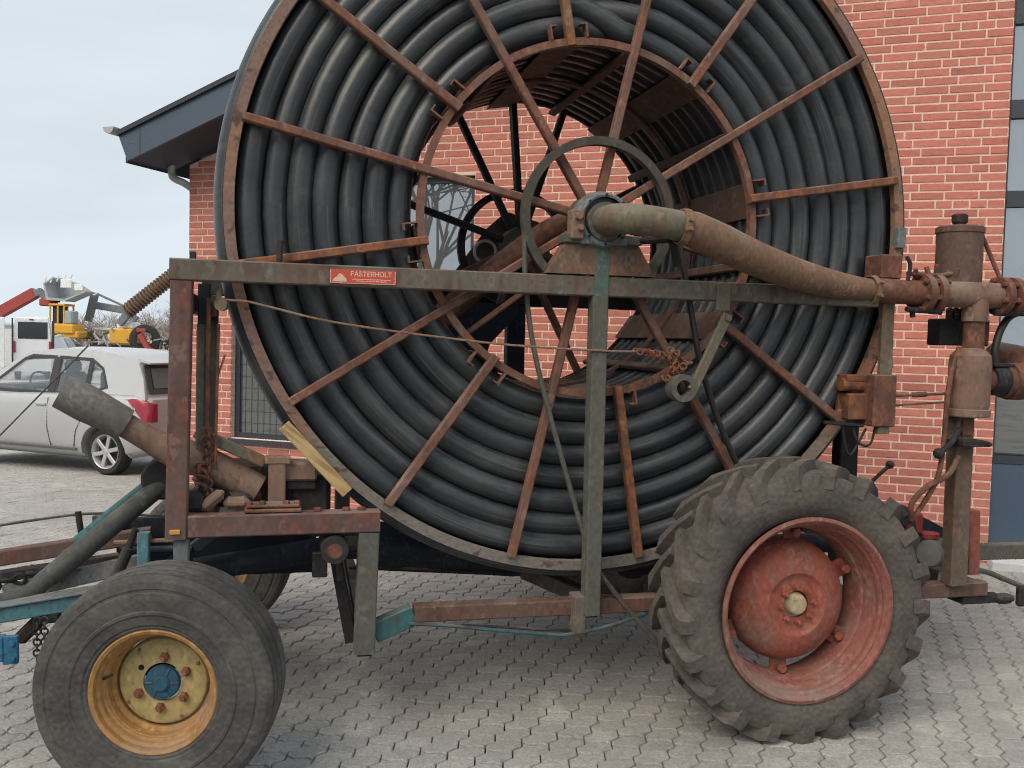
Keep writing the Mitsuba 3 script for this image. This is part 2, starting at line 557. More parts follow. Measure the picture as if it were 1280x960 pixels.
big = sorted([c for c in cells if visible_cell(c)], key=lambda c: c[3])[:300]
bigset = {c[:2] for c in big}
for c in big:
    key = numbered('yard__paver') if False else f'yard__paver_{len([1]) and big.index(c) + 1:03d}'
    scene[key] = {**paver_ply, 'to_world': T(paver_matrix(*c))}
rest = [c for c in cells if c[:2] not in bigset]
V, F = [], []
pv, pf = np.array(PAVER.vertices), np.array(PAVER.faces)
for n, c in enumerate(rest):
    M = paver_matrix(*c)
    V.append(pv @ M[:3, :3].T + M[:3, 3])
    F.append(pf + n * len(pv))
scene['yard__paver_field'] = mikit.ply(trimesh.Trimesh(np.vstack(V), np.vstack(F), process=False), 'paver_concrete')
labels['yard__paver_field'] = {'kind': 'stuff'}
# past the laid pavers the yard goes on as a sheet level with their tops
ys = [12.2, 20, 60, 400]
v = np.array([(x, y, ground_z(y) - .001) for y in ys for x in (-400, 400)])
f = np.array([[2 * i, 2 * i + 1, 2 * i + 3, 2 * i + 2] for i in range(len(ys) - 1)])
scene['yard__far_paving'] = mikit.ply(mesh(v, f), 'yard_paving')
labels['yard__far_paving'] = {'kind': 'stuff'}

# ------------------------------------------------------------------ the brick building
B = thing('brick_building', 'red brick gabled building with slate grey verge boards and wide windows behind the reel', 'building')
S0, S1, RIDGE, SLOPE = -7.295, 8.3, .5, .36
WIN = (-6.79, -4.26, .53, 3.03)
GLZ = (.0, 2.6, .0, 4.75)


def roof_z(s):
    return 3.215 + SLOPE * (s - S0) if s < RIDGE else 3.215 + SLOPE * (RIDGE - S0) - SLOPE * (s - RIDGE)


outline = Polygon([(S0, -.45), (S1, -.45), (S1, roof_z(S1)), (RIDGE, roof_z(RIDGE)), (S0, roof_z(S0))])
holes = [sbox(WIN[0], WIN[2], WIN[1], WIN[3]), sbox(GLZ[0], GLZ[2] - .1, GLZ[1], GLZ[3])]
face = outline
for h in holes:
    face = face.difference(h)


def wall_solid(poly, d0, d1):
    m = extrude(poly, d1 - d0)
    R = np.array([[1, 0, 0, 0], [0, 0, 1, d0], [0, 1, 0, 0], [0, 0, 0, 1.0]])
    m.apply_transform(R)
    m.invert()
    return m.apply_transform(TW)


def wb(s0, s1, d0, d1, z0, z1):
    m = trimesh.creation.box((s1 - s0, d1 - d0, z1 - z0))
    m.apply_translation(((s0 + s1) / 2, (d0 + d1) / 2, (z0 + z1) / 2))
    return m


core = wall_solid(face, .0045, .30)
side_l = wb(S0 + .012, S0 + .30, .30, 14, -.45, 3.2).apply_transform(TW)
side_r = wb(S1 - .30, S1 - .012, .30, 14, -.45, 3.2).apply_transform(TW)
back = wb(S0 + .012, S1 - .012, 14, 14.3, -.45, 3.2).apply_transform(TW)
add('brick_building__wall', cat(core, side_l, side_r, back), 'mortar')

bricks = []
for k in range(0, 95):
    z0 = ZB + k * COURSE
    z1 = z0 + .0545
    ph = (k + 1) % 4
    off = {0: 0, 1: .06, 2: 0, 3: -.06}[ph] - .18
    for i in range(-31, 37):
        a, b = off + i * STRETCH + .006, off + (i + 1) * STRETCH - .006
        pieces = [(a, b)]
        if ph == 3 and i == -1 or (ph == 3 and i == 0):
            m_ = (a + b) / 2
            pieces = [(a, m_ - .006), (m_ + .006, b)]
        for a_, b_ in pieces:
            segs = [(max(a_, S0), min(b_, S1))]
            for (h0, h1, g0, g1) in (WIN, GLZ):
                if z1 > g0 + .01 and z0 < g1 - .01:
                    new = []
                    for (p, q) in segs:
                        if p < h1 and q > h0:
                            if p < h0:
                                new.append((p, h0))
                            if q > h1:
                                new.append((h1, q))
                        else:
                            new.append((p, q))
                    segs = new
            for (p, q) in segs:
                if q - p > .025 and z1 < roof_z((p + q) / 2) - .01:
                    bricks.append((p, q, z0, z1))


def brick_mesh(p, q, z0, z1, jit):
    m = block((0, 0, 0), (q - p, .10, z1 - z0), .0028)
    m.apply_translation(((p + q) / 2, .05 + jit, (z0 + z1) / 2))
    return m


FRONT = None
shown = sorted([b for b in bricks if -1.75 < b[0] and b[1] < .01 and .45 < b[2] < 4.2 and (b[1] - b[0]) > .1], key=lambda b: -b[0] + abs(b[2] - 2.5) * .12)[:300]
shownset = set(shown)
jr = np.random.default_rng(3)
cubes, place_ = {}, []
for n, b in enumerate(shown):
    w = round(b[1] - b[0], 3)
    if w not in cubes:
        cubes[w] = mikit.ply(block((0, 0, 0), (w, .10, .0545), .0028), 'brick_red')
    M = TW @ at((b[0] + b[1]) / 2, .05 + jr.normal(0, .0012), (b[2] + b[3]) / 2)
    M[:3, :3] = M[:3, :3] @ trimesh.transformations.euler_matrix(jr.normal(0, .004), jr.normal(0, .003), jr.normal(0, .004))[:3, :3]
    scene[f'brick_building__wall__brick_{n + 1:03d}'] = {**cubes[w], 'to_world': T(M)}
V, F, o = [], [], 0
for b in bricks:
    if b in shownset:
        continue
    m = brick_mesh(*b, jr.normal(0, .0012))
    V.append(np.array(m.vertices))
    F.append(np.array(m.faces) + o)
    o += len(m.vertices)
scene['brick_building__wall__brick_field'] = mikit.ply(trimesh.Trimesh(np.vstack(V), np.vstack(F), process=False).apply_transform(TW), 'brick_red')
labels['brick_building__wall__brick_field'] = {'kind': 'stuff'}
# the side wall that turns the corner: the courses run on
side = [block((S0 + .05, .115 + .24 * i + (.06 if k % 2 else 0) + .115, ZB + k * COURSE + .027), (.10, .228, .0545), .003) for k in range(0, 54) for i in range(0, 12)]
scene['brick_building__wall__side_brickwork'] = mikit.ply(cat(side).apply_transform(TW), 'brick_red')
labels['brick_building__wall__side_brickwork'] = {'kind': 'stuff'}

flat('slate_board', lin(70, 84, 99), .45)
flat('slate_dark', lin(52, 57, 68), .6)
flat('frame_dark', lin(50, 57, 66), .45)
flat('panel_slate', lin(66, 84, 104), .5)
flat('roof_sheet', lin(48, 52, 60), .55)
flat('interior_dark', (.05, .05, .05), .9)
flat('blind_white', (.55, .57, .58), .8)
scene['coated_glass'] = {'type': 'blendbsdf', 'weight': .86, 'a': {'type': 'principled', 'base_color': {'type': 'rgb', 'value': [.52, .56, .59]}, 'roughness': .25}, 'b': {'type': 'conductor', 'material': 'none', 'specular_reflectance': {'type': 'rgb', 'value': [.86, .91, .95]}}}
scene['coated_glass'] = {'type': 'twosided', 'bsdf': scene['coated_glass']}

# roof: two slopes with an overhang, verge boards, soffit
OV, EV = .60, .24


def roofline(d):
    return [(S0 - EV - .1, roof_z(S0) - SLOPE * (EV + .1) + d), (RIDGE, roof_z(RIDGE) + d), (S1 + EV + .1, roof_z(S1) - SLOPE * (EV + .1) + d)]


rl0, rl1 = roofline(.30), roofline(.345)
add('brick_building__roof', wall_solid(Polygon(rl0 + rl1[::-1]), -OV - .03, 14.5), 'roof_sheet')
b0, b1 = roofline(.0), roofline(.298)
b0[0] = (S0 - EV, roof_z(S0) - SLOPE * EV + .03)
add('brick_building__roof__verge_board', wall_solid(Polygon([b0[0], (RIDGE, b0[1][1] + .03), (S1 + EV, b0[2][1]), b1[2], b1[1], b1[0]]), -OV, -OV + .03), 'slate_board')
add('brick_building__roof__soffit', wall_solid(Polygon([(S0 - EV, b0[0][1]), (RIDGE, b0[1][1] + .03), (S1 + EV, b0[2][1]), (S1 + EV, b0[2][1] + .02), (RIDGE, b0[1][1] + .05), (S0 - EV, b0[0][1] + .02)]), -OV + .03, .02), 'slate_dark')
add('brick_building__roof__eave_board', wb(S0 - EV - .02, S0 - EV, -OV + .002, 14.4, b0[0][1] - .02, b0[0][1] + .22).apply_transform(TW), 'slate_dark')
for k_ in range(5):
    s_ = S0 - .1 + 1.15 * k_
    add('brick_building__roof__board_joint', wb(s_, s_ + .006, -OV - .003, -OV + .02, roof_z(s_) + .04, roof_z(s_) + .293).apply_transform(TW), 'slate_dark')
gut = [( .062 * math.cos(a), .062 * math.sin(a)) for a in np.linspace(math.pi, 2 * math.pi, 13)] + [(.056 * math.cos(a), .056 * math.sin(a)) for a in np.linspace(2 * math.pi, math.pi, 13)]
g = extrude(Polygon(gut), 15.0)
R = np.array([[1, 0, 0, S0 - EV - .19], [0, 0, 1, -OV - .03], [0, 1, 0, 3.475], [0, 0, 0, 1.0]])
g.apply_transform(R)
g.invert()
endcap = extrude(Polygon(gut[:13]), .006).apply_transform(R @ at(0, 0, -.008))
endcap.invert()
add('brick_building__gutter', cat(g, endcap).apply_transform(TW), 'zinc')
dp = smooth_path([(S0 - .15, -.08, 3.24), (S0 - .15, -.08, 3.13), (S0 - .12, -.08, 3.075), (S0 - .02, -.02, 3.02), (S0 - .06, .30, 2.93), (S0 - .06, .36, 2.8), (S0 - .06, .36, -.3)], 40)
add('brick_building__downpipe', tube(dp, .036, 12).apply_transform(TW), 'zinc', smooth=40)


def window(key, s0, s1, z0, z1, fw, depth, glass='coated_glass', mull=(), trans=()):
    bars = [wb(s0, s0 + fw, depth, depth + .07, z0, z1), wb(s1 - fw, s1, depth, depth + .07, z0, z1),
            wb(s0 + fw, s1 - fw, depth, depth + .07, z0, z0 + fw), wb(s0 + fw, s1 - fw, depth, depth + .07, z1 - fw, z1)]
    add(key, wb(s0 + fw * .6, s1 - fw * .6, depth + .028, depth + .036, z0 + fw * .6, z1 - fw * .6).apply_transform(TW), glass)
    add(key + '__frame', cat(bars).apply_transform(TW), 'frame_dark')
    for s in mull:
        add(key + '__mullion', wb(s - .03, s + .03, depth + .002, depth + .064, z0 + fw + .001, z1 - fw - .001).apply_transform(TW), 'frame_dark')
    for (t0, t1) in trans:
        add(key + '__transom', wb(s0 + fw + .001, s1 - fw - .001, depth - .006, depth + .060, t0, t1).apply_transform(TW), 'frame_dark')


window('brick_building__window', WIN[0], WIN[1], WIN[2], WIN[3], .055, .07, mull=(-5.5,))
gb = [wb(s_ - .0025, s_ + .0025, .094, .0975, WIN[2] + .056, WIN[3] - .056) for s_ in np.arange(WIN[0] + .11, -5.55, .07)] + [wb(WIN[0] + .056, -5.535, .0925, .0965, z_ - .0025, z_ + .0025) for z_ in np.arange(WIN[2] + .15, WIN[3] - .07, .115)]
add('brick_building__window__grid', cat(gb).apply_transform(TW), 'frame_dark')
# security grid behind the pane, a pale sill below
add('brick_building__window__sill', wb(WIN[0] - .02, WIN[1] + .02, -.045, .10, WIN[2] - .045, WIN[2] - .003).apply_transform(TW), 'slate_dark')
window('brick_building__glazed_bay', GLZ[0] + .004, GLZ[1] - .004,   .80, GLZ[3] - .004, .012, .04, mull=(.62, 1.3, 1.95), trans=((1.98, 2.0), (2.665, 2.785), (3.325, 3.46), (4.02, 4.20)))
add('brick_building__glazed_bay__lower_panel', wb(GLZ[0] + .006, GLZ[1] - .006, .055, .10, .03, .725).apply_transform(TW), 'panel_slate')
add('brick_building__glazed_bay__panel_rail', wb(GLZ[0] + .006, GLZ[1] - .006, .048, .10, .728, .797).apply_transform(TW), 'frame_dark')
add('brick_building__glazed_bay__doorstep', wb(GLZ[0] - .0, GLZ[1] + .0, -.28, .05, -.2, .028).apply_transform(TW), 'blind_white')
for s in (.16, .40):
    add('brick_building__glazed_bay__glazing_bar', wb(s - .006, s + .006, .074, .0875, .85, 1.975).apply_transform(TW), 'frame_dark')
add('brick_building__interior_floor', wb(S0 + .35, S1 - .35, .4, 13.9, .0, .02).apply_transform(TW), 'interior_dark')


# ================================================================== the hose reel trailer
M = thing('hose_reel_trailer', 'rusty hose reel trailer with a huge spoked drum and red and yellow wheels', 'reel trailer')
HZ = 2.1035
ROT0 = 9.9


def mp(name, m, mat, smooth=False, label=None):
    return add('hose_reel_trailer__' + name, m, mat, smooth, TM, label)


def UP(m):
    """From a lathe about z to one about the reel's axle (v)."""
    R = np.array([[1, 0, 0, 0], [0, 0, 1, 0], [0, 1, 0, 0], [0, 0, 0, 1.0]])
    w = m.copy().apply_transform(R)
    w.invert()
    return w


def reel_ring(r0, r1, v0, v1, n=160):
    return UP(ring(r0, r1, v0, v1, n)).apply_translation((0, 0, HZ))


def polar(r, deg, v):
    a = math.radians(deg)
    return np.array([r * math.cos(a), v, HZ + r * math.sin(a)])


# --- reel
mp('reel', cat(reel_ring(1.462, 1.504, -.022, -.010), reel_ring(1.462, 1.467, -.010, .012)), 'steel_rim')
prof = [(1.506, -.014), (1.524, -.004), (1.538, .02), (1.545, .06), (1.543, .10), (1.532, .115), (1.524, .10), (1.526, .06), (1.518, .025), (1.506, .003)]
mp('reel__rim_channel', UP(lathe(prof, 160, True)).apply_translation((0, 0, HZ)), 'hose_black', smooth=50)
mp('reel__rim_web', reel_ring(1.452, 1.530, .108, .113), 'steel_dark')
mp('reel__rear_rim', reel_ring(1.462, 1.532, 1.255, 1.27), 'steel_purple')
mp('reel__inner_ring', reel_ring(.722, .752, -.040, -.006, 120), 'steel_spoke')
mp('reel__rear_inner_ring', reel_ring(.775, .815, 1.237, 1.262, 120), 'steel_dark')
mp('reel__drum_band', reel_ring(.735, .745, .62, .67, 120), 'canister_brown')
for k in range(16):
    deg = ROT0 + 22.5 * k
    t = np.array([-math.sin(math.radians(deg)), 0, math.cos(math.radians(deg))])
    if k % 2:
        mp('reel__spoke', beam(polar(.10, deg, -.040), polar(1.468, deg, -.028), .046, .034, t), 'steel_spoke')
    else:
        mp('reel__spoke', beam(polar(.716, deg, -.048), polar(1.468, deg, -.028), .046, .036, t), 'steel_spoke' if k % 4 else 'steel_orange')
    # the drum's staves: channels where the short spokes stand, narrow bars between
    if k % 2 == 0:
        r_ = polar(1, deg, 0) - polar(0, deg, 0)
        w = .155
        mp('reel__drum_stave', beam(polar(.749, deg, -.03), polar(.752, deg, 1.235), w, .008, r_), 'canister_brown')
        c0, c1 = polar(.752, deg, -.052), polar(.752, deg, -.008)
        fl = [cat(beam(c0 + t * w / 2 * q + r_ * .026, c1 + t * w / 2 * q + r_ * .026, .007, .06, r_), beam(c0 + t * (w / 2 - .012) * q + r_ * .052, c1 + t * (w / 2 - .012) * q + r_ * .052, .03, .006, r_)) for q in (-1, 1)]
        for m_ in fl:
            mp('reel__stave_bracket', m_, 'steel_spoke')
    else:
        r_ = polar(1, deg, 0) - polar(0, deg, 0)
        mp('reel__drum_bar', beam(polar(.745, deg, -.005), polar(.748, deg, 1.235), .042, .024, r_), 'canister_brown')
    degr = 5 + 22.5 * k
    tr = np.array([-math.sin(math.radians(degr)), 0, math.cos(math.radians(degr))])
    if k % 2:
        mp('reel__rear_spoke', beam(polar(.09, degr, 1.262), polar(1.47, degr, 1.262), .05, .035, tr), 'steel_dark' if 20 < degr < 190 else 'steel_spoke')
mp('reel__rear_spoke', beam(polar(.09, 95, 1.215), polar(.80, 95, 1.215), .075, .03, (-1, 0, 0)), 'steel_dark')
mp('reel__axle_hub', cyl((0, -.13, HZ), (0, .02, HZ), .105, 32, bev=.006), 'steel_green', smooth=30)
mp('reel__axle_hub', cyl((0, 1.2, HZ), (0, 1.42, HZ), .10, 28, bev=.006), 'steel_green', smooth=30)
mp('reel__repair_patch', beam(polar(1.483, 1.5, -.026), polar(1.483, -2.0, -.026), .042, .05, (0, -1, 0)), 'blue_grey')
mp('reel__drive_ring', reel_ring(.298, .332, -.115, -.075, 96), 'ring_dark')
mp('reel__rear_drive_ring', reel_ring(.285, .325, 1.36, 1.40, 96), 'steel_dark')
mp('reel__feed_pipe', tube(smooth_path([(.02, -.02, HZ), (-.06, .25, HZ - .005), (-.22, .42, HZ - .12), (-.52, .52, HZ - .39), (-.74, .55, HZ - .60)], 30), .058, 16), 'pipe_rust', smooth=40)
for d_ in (0, .05):
    mp('reel__feed_rail', beam((.08 - d_, .20, HZ - .06 - d_), (-.62 - d_, .42, HZ - .62 - d_), .016, .016), 'steel_spoke')

# --- the frame in front of the reel: u along, front face at v = FV
FV = -.16


def fbeam(name, p0, p1, w, h, mat, up=(0, 0, 1)):
    return mp(name, beam(p0, p1, w, h, up), mat)


fbeam('top_beam', (-1.685, FV + .04, 1.819), (1.30, FV + .04, 1.812), .078, .082, 'steel_beam')
fbeam('front_post', (-1.642, FV + .041, 1.7765), (-1.655, FV + .041, .804), .082, .078, 'steel_purple')
fbeam('step_beam', (-1.612, FV + .04, .850), (-.8885, FV + .04, .856), .078, .084, 'steel_purple')
fbeam('step_post', (-.930, FV + .041, .812), (-.940, FV + .041, .325), .083, .08, 'steel_green')
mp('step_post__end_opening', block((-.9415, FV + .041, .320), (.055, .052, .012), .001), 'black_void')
fbeam('lower_beam', (-.735, FV + .10, .458), (1.995, FV + .10, .460), .075, .066, 'canister_brown')
fbeam('knee_brace', (-.898, FV + .085, .392), (-.738, FV + .10, .452), .06, .085, 'teal_paint')
fbeam('middle_post', (-.001, FV + .030, 1.775), (.004, FV + .030, .441), .076, .066, 'steel_green')
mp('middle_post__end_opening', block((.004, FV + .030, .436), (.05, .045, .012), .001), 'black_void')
mp('middle_post__weld_strap', beam((0, FV - .002, 1.98), (0, FV - .002, 1.77), .062, .006, (0, -1, 0)), 'steel_teal', label='greenish painted strap over the bearing stand')
mp('post_bracket', cat(block((-.045, FV + .055, .440), (.05, .09, .16), .004), block((-.05, FV + .04, .36), (.022, .03, .06), .003)), 'steel_beam')
# bearing stand: trapezoid box on the top beam
sec = Polygon([(-.235, 1.862), (.235, 1.862), (.158, 1.985), (-.158, 1.985)])


def vplate(poly, v0, v1):
    m = extrude(poly, v1 - v0)
    m.apply_transform(np.array([[1, 0, 0, 0], [0, 0, 1, v0], [0, 1, 0, 0], [0, 0, 0, 1.0]]))
    m.invert()
    return m


mp('bearing_stand', vplate(sec, FV - .004, FV + .085), 'stand_brown')
mp('bearing_stand__base_block', cat(block((-.122, FV + .03, 2.006), (.09, .10, .038), .004), block((.122, FV + .03, 2.006), (.09, .10, .038), .004)), 'steel_green')
mp('bearing', cat(UP(lathe([(.092, FV - .03), (.100, FV - .034), (.108, FV - .03), (.112, FV - .01), (.118, FV + .03), (.118, FV + .07), (.09, FV + .07)], 48)).apply_translation((0, 0, 2.085)), block((0, FV + .02, 2.0), (.20, .09, .035), .004)), 'blue_grey', smooth=30)
mp('bearing__seal', UP(ring(.060, .091, FV - .012, FV + .05, 40)).apply_translation((0, 0, 2.085)), 'black_rubber', smooth=30)
mp('bearing__ring_bolt', [bolt((.1 * math.cos(a), FV - .036, 2.085 + .1 * math.sin(a)), (0, -1, 0), .006, .006) for a in np.arange(8) * math.pi / 4], 'steel_dark')
mp('bearing__clamp', cat(block((-.118, FV - .005, 2.06), (.055, .07, .12), .006), bolt((-.118, FV - .04, 2.09), (0, -1, 0), .017, .022), bolt((-.11, FV - .04, 2.045), (0, -1, 0), .014, .02)), 'pipe_brown')

# --- water line: elbow on the hub, the big flexible hose, the rigid pipe with its valves
el = smooth_path([(0, -.12, 2.078), (.0, -.26, 2.078), (.03, -.335, 2.074), (.10, -.372, 2.068), (.20, -.375, 2.058), (.26, -.372, 2.052)], 36)
mp('hub_elbow', tube(el, .060, 24), 'pipe_green', smooth=40)
mp('hub_elbow__collar', UP(ring(.060, .078, -.20, -.165, 32)).apply_translation((0, 0, 2.078)), 'steel_green', smooth=30)
bh = smooth_path([(.235, -.372, 2.053), (.30, -.368, 2.043), (.42, -.345, 2.006), (.62, -.30, 1.945), (.85, -.235, 1.893), (1.06, -.175, 1.862), (1.22, -.145, 1.848), (1.31, -.14, 1.846)], 56)
rr = np.interp(np.linspace(0, 1, len(bh)), [0, .06, .14, .30, .5, .7, .88, 1], [.060, .062, .075, .079, .073, .064, .053, .055])
mp('flexible_hose', tube(bh, rr, 24, flat_z=.95), 'rubber_brown', smooth=40)


def clamp_band(path, i, r, w=.012):
    a, b = path[i], path[i + 1]
    t = unit(b - a)
    return put(ring(r, r + .006, -w, w, 28), a, t)


mp('flexible_hose__clamp', cat(clamp_band(bh, 3, .064), clamp_band(bh, 4, .067), block(bh[3] + (0, -.07, -.0), (.03, .02, .05), .003), bolt(bh[3] + (0.0, -.08, .018), (0, -1, 0), .009, .02), bolt(bh[3] + (0.0, -.08, -.018), (0, -1, 0), .009, .02)), 'rust_light')
mp('flexible_hose__clamp', cat(clamp_band(bh, len(bh) - 5, .060), block(bh[-5] + (0, -.066, -.0), (.022, .02, .06), .003), bolt(bh[-5] + (0.0, -.07, .03), (0, -1, 0), .008, .03), bolt(bh[-5] + (0, -.07, -.028), (0, -1, 0), .008, .02)), 'rust_light')
mp('torque_arm', cat(cyl((.12, -.10, 2.01), (.24, -.30, 2.005), .014, 12), beam((.24, -.30, 2.02), (.28, -.28, 1.90), .03, .012)), 'steel_dark')
PZ, PVV = 1.842, -.14
mp('water_pipe', cat(cyl((1.29, PVV, PZ + .004), (1.55, PVV, PZ), .055, 28), cyl((1.86, PVV, PZ), (2.6, PVV, PZ), .052, 28)), 'pipe_rust', smooth=30)
mp('tee_pipe', cat(cyl((1.545, PVV, PZ), (1.93, PVV, PZ), .060, 28, bev=.004), cyl((1.815, PVV, PZ - .02), (1.815, PVV, PZ - .12), .058, 24)), 'pipe_brown', smooth=30)


def flange(u, r=.088, w=.016):
    ax = np.array([1.0, 0, 0])
    m = [put(lathe([(.05, -w), (r, -w), (r, w), (.05, w)], 32), (u, PVV, PZ), ax)]
    for a in np.arange(6) * math.pi / 3 + .3:
        c = np.array([u, PVV + (r - .014) * math.cos(a), PZ + (r - .014) * math.sin(a)])
        m += [cyl(c - ax * (w + .022), c + ax * (w + .026), .0075, 8), bolt(c + ax * w, ax, .013, .014), bolt(c - ax * w, -ax, .013, .014)]
    return cat(m)


for u in (1.535, 1.595, 1.945, 2.01, 2.13):
    mp('water_pipe__flange', flange(u), 'pipe_rust')
mp('valve_stem', [cyl((1.50 + .05 * i, PVV - .02 * (i % 2), PZ + .075), (1.485 + .055 * i, PVV - .01, PZ + .105 + .012 * (i % 3)), .011, 8) for i in range(5)] + [tube([(1.45, PVV, PZ + .085), (1.6, PVV - .02, PZ + .08), (1.66, PVV - .03, PZ + .09)], .010, 8)], 'pipe_rust')
for q_ in ([(1.44, PVV - .02, PZ - .075), (1.62, PVV - .02, PZ - .085)], [(1.48, PVV, PZ - .07), (1.49, PVV, PZ - .11)], [(1.9, PVV - .02, PZ - .08), (2.3, PVV - .02, PZ - .075)]):
    mp('valve_linkage', tube(q_, .012, 8), 'steel_dark')
# pressure canister behind the pipe
CU, CV = 1.850, .03
mp('pressure_canister', put(lathe([(0, 1.80), (.099, 1.80), (.104, 1.815), (.104, 2.140), (.109, 2.142), (.109, 2.168), (.099, 2.174), (0, 2.178)], 40), (CU, CV, 0)), 'canister_brown', smooth=30)
mp('pressure_canister__cap', cat(cyl((CU - .005, CV, 2.176), (CU - .005, CV, 2.19), .028, 16), put(lathe([(0, 0), (.034, 0), (.037, .008), (.037, .036), (.03, .042), (0, .042)], 12), (CU - .005, CV, 2.19))), 'steel_dark')
mp('pressure_canister__hose', tube(smooth_path([(CU + .105, CV - .02, 2.14), (CU + .145, CV - .03, 2.05), (CU + .175, CV - .06, 1.95), (CU + .195, CV - .1, 1.86)], 20), .010, 8), 'pipe_rust', smooth=40)
mp('valve_box', block((1.85, PVV + .15, 1.672), (.27, .10, .125), .006), 'steel_dark')
mp('valve_box__cover', block((1.915, PVV + .085, 1.672), (.10, .012, .115), .003), 'pipe_rust')
mp('valve_box__spring_coil', [ico((1.775 + .035 * (i % 3), PVV + .12, 1.735 + .018 * (i // 3)), .018, 1) for i in range(9)], 'steel_dark')
mp('riser_pipe', put(lathe([(.050, .11), (.0505, .128), (.050, .13), (.046, .16), (.046, .30), (.05, .31)], 28), (1.813, PVV, 1.46)), 'pipe_rust', smooth=30)
mp('filter_bottle', put(lathe([(0, 1.322), (.084, 1.322), (.090, 1.34), (.092, 1.52), (.088, 1.565), (.062, 1.592), (.050, 1.60), (0, 1.60)], 36), (1.803, PVV, 0)), 'pipe_brown', smooth=35)
mp('filter_bottle__flange', put(lathe([(0, 1.285), (.092, 1.285), (.095, 1.29), (.095, 1.318), (.088, 1.322), (0, 1.322)], 36), (1.803, PVV, 0)), 'pipe_brown', smooth=30)
mp('branch_pipe', cat(cyl((1.87, PVV, 1.455), (2.01, PVV, 1.45), .052, 24), put(lathe([(.05, -.02), (.078, -.02), (.078, .02), (.05, .02)], 28), (2.0, PVV, 1.45), (1, 0, 0))), 'pipe_rust', smooth=30)
mp('branch_pipe__coupling', cat(put(lathe([(.05, -.045), (.068, -.045), (.072, 0), (.068, .045), (.05, .045)], 24), (1.955, PVV, 1.453), (1, 0, 0)), block((1.955, PVV - .02, 1.525), (.11, .05, .018), .004)), 'steel_dark', smooth=30)
mp('branch_pipe__elbow', tube(smooth_path([(2.01, PVV, 1.45), (2.09, PVV, 1.45), (2.16, PVV + .02, 1.47), (2.2, PVV + .10, 1.52), (2.2, PVV + .3, 1.55)], 24), np.linspace(.075, .085, 25)[:25], 20) if False else tube(smooth_path([(2.01, PVV, 1.45), (2.09, PVV, 1.45), (2.16, PVV + .02, 1.47), (2.2, PVV + .10, 1.52), (2.2, PVV + .3, 1.55)], 24), .086, 20), 'pipe_rust', smooth=40)
mp('suction_hose', tube(smooth_path([(1.955, PVV + .02, 1.53), (1.95, PVV + .02, 1.60), (1.99, PVV + .03, 1.70), (2.08, PVV + .06, 1.765), (2.25, PVV + .1, 1.79)], 26), .017, 10), 'black_rubber', smooth=40)
fbeam('right_post', (1.800, FV + .060, 1.285), (1.803, FV + .060, .4935), .078, .090, 'post_brown')
mp('right_post__clamp', cat(block((1.80, FV + .03, 1.165), (.13, .16, .028), .004), bolt((1.85, FV - .05, 1.165), (0, -1, 0), .012, .03)), 'steel_dark')
mp('right_post__sticker', block((1.800, FV + .012, 1.235), (.058, .004, .075), .001), 'pipe_rust', label='orange rust patch below the flange')
mp('hand_lever', cat(tube([(1.76, FV + .01, 1.23), (1.69, FV - .02, 1.165), (1.63, FV - .03, 1.125)], .013, 8), ico((1.62, FV - .03, 1.12), .026, 1)), 'steel_dark')
mp('oil_hose', tube(smooth_path([(1.74, FV + .02, 1.60), (1.69, FV + .0, 1.49), (1.665, FV - .01, 1.35), (1.665, FV, 1.15), (1.64, FV, 1.0), (1.58, FV + .02, .87), (1.54, FV + .04, .80)], 40), .012, 8), 'pipe_rust', smooth=40)
mp('oil_hose', tube(smooth_path([(1.755, FV + .01, 1.10), (1.69, FV - .01, 1.02), (1.58, FV - .01, .965), (1.515, FV, .89), (1.535, FV + .03, .81)], 36), .013, 8), 'pipe_rust', smooth=40)
# brackets between reel and right post
mp('guide_block', cat(block((1.372, FV + .085, 1.955), (.105, .13, .105), .004)), 'pipe_rust')
mp('guide_block__pin', tube(smooth_path([(1.435, FV, 1.87), (1.45, FV, 1.96), (1.43, FV, 2.0)], 12), .009, 8), 'steel_dark')
mp('support_strut', cat(beam((1.385, FV + .06, 1.79), (1.385, FV + .06, 1.20), .062, .03, (0, 1, 0)), beam((1.36, FV + .062, 1.79), (1.41, FV + .062, 1.50), .028, .036, (0, 1, 0))), 'pipe_green')
mp('gear_box', cat(block((1.375, FV + .10, 1.352), (.115, .14, .235), .005)), 'pipe_rust')
mp('gear_box__motor', cat(block((1.285, FV + .14, 1.32), (.12, .12, .12), .006), cyl((1.20, FV + .12, 1.42), (1.34, FV + .12, 1.42), .03, 14), block((1.285, FV + .14, 1.45), (.13, .1, .03), .004)), 'steel_orange')
mp('gear_box__rod', [cyl((1.43, FV + .05, 1.375), (1.76, FV + .05, 1.39), .007, 8), cyl((1.43, FV + .06, 1.33), (1.76, FV + .06, 1.35), .005, 8), cyl((1.53, FV + .05, 1.38), (1.60, FV + .05, 1.383), .012, 8)], 'pipe_rust')
mp('gear_box__cable', [tube(smooth_path([(1.25, FV + .1, 1.25), (1.28, FV + .08, 1.16), (1.34, FV + .08, 1.15), (1.38, FV + .1, 1.24)], 20), .006, 6), tube(smooth_path([(1.20, FV + .1, 1.25), (1.25, FV + .1, 1.10), (1.33, FV + .1, 1.22)], 16), .006, 6), tube([(1.1, FV + .08, 1.25), (1.30, FV + .08, 1.235)], .008, 6)], 'black_rubber')
fbeam('inner_post', (1.46, .30, 1.30), (1.46, .30, .50), .10, .08, 'steel_dark')
mp('shift_stick', cat(tube([(1.55, .30, .86), (1.70, .28, 1.0)], .010, 8), ico((1.705, .28, 1.005), .022, 1)), 'steel_dark')

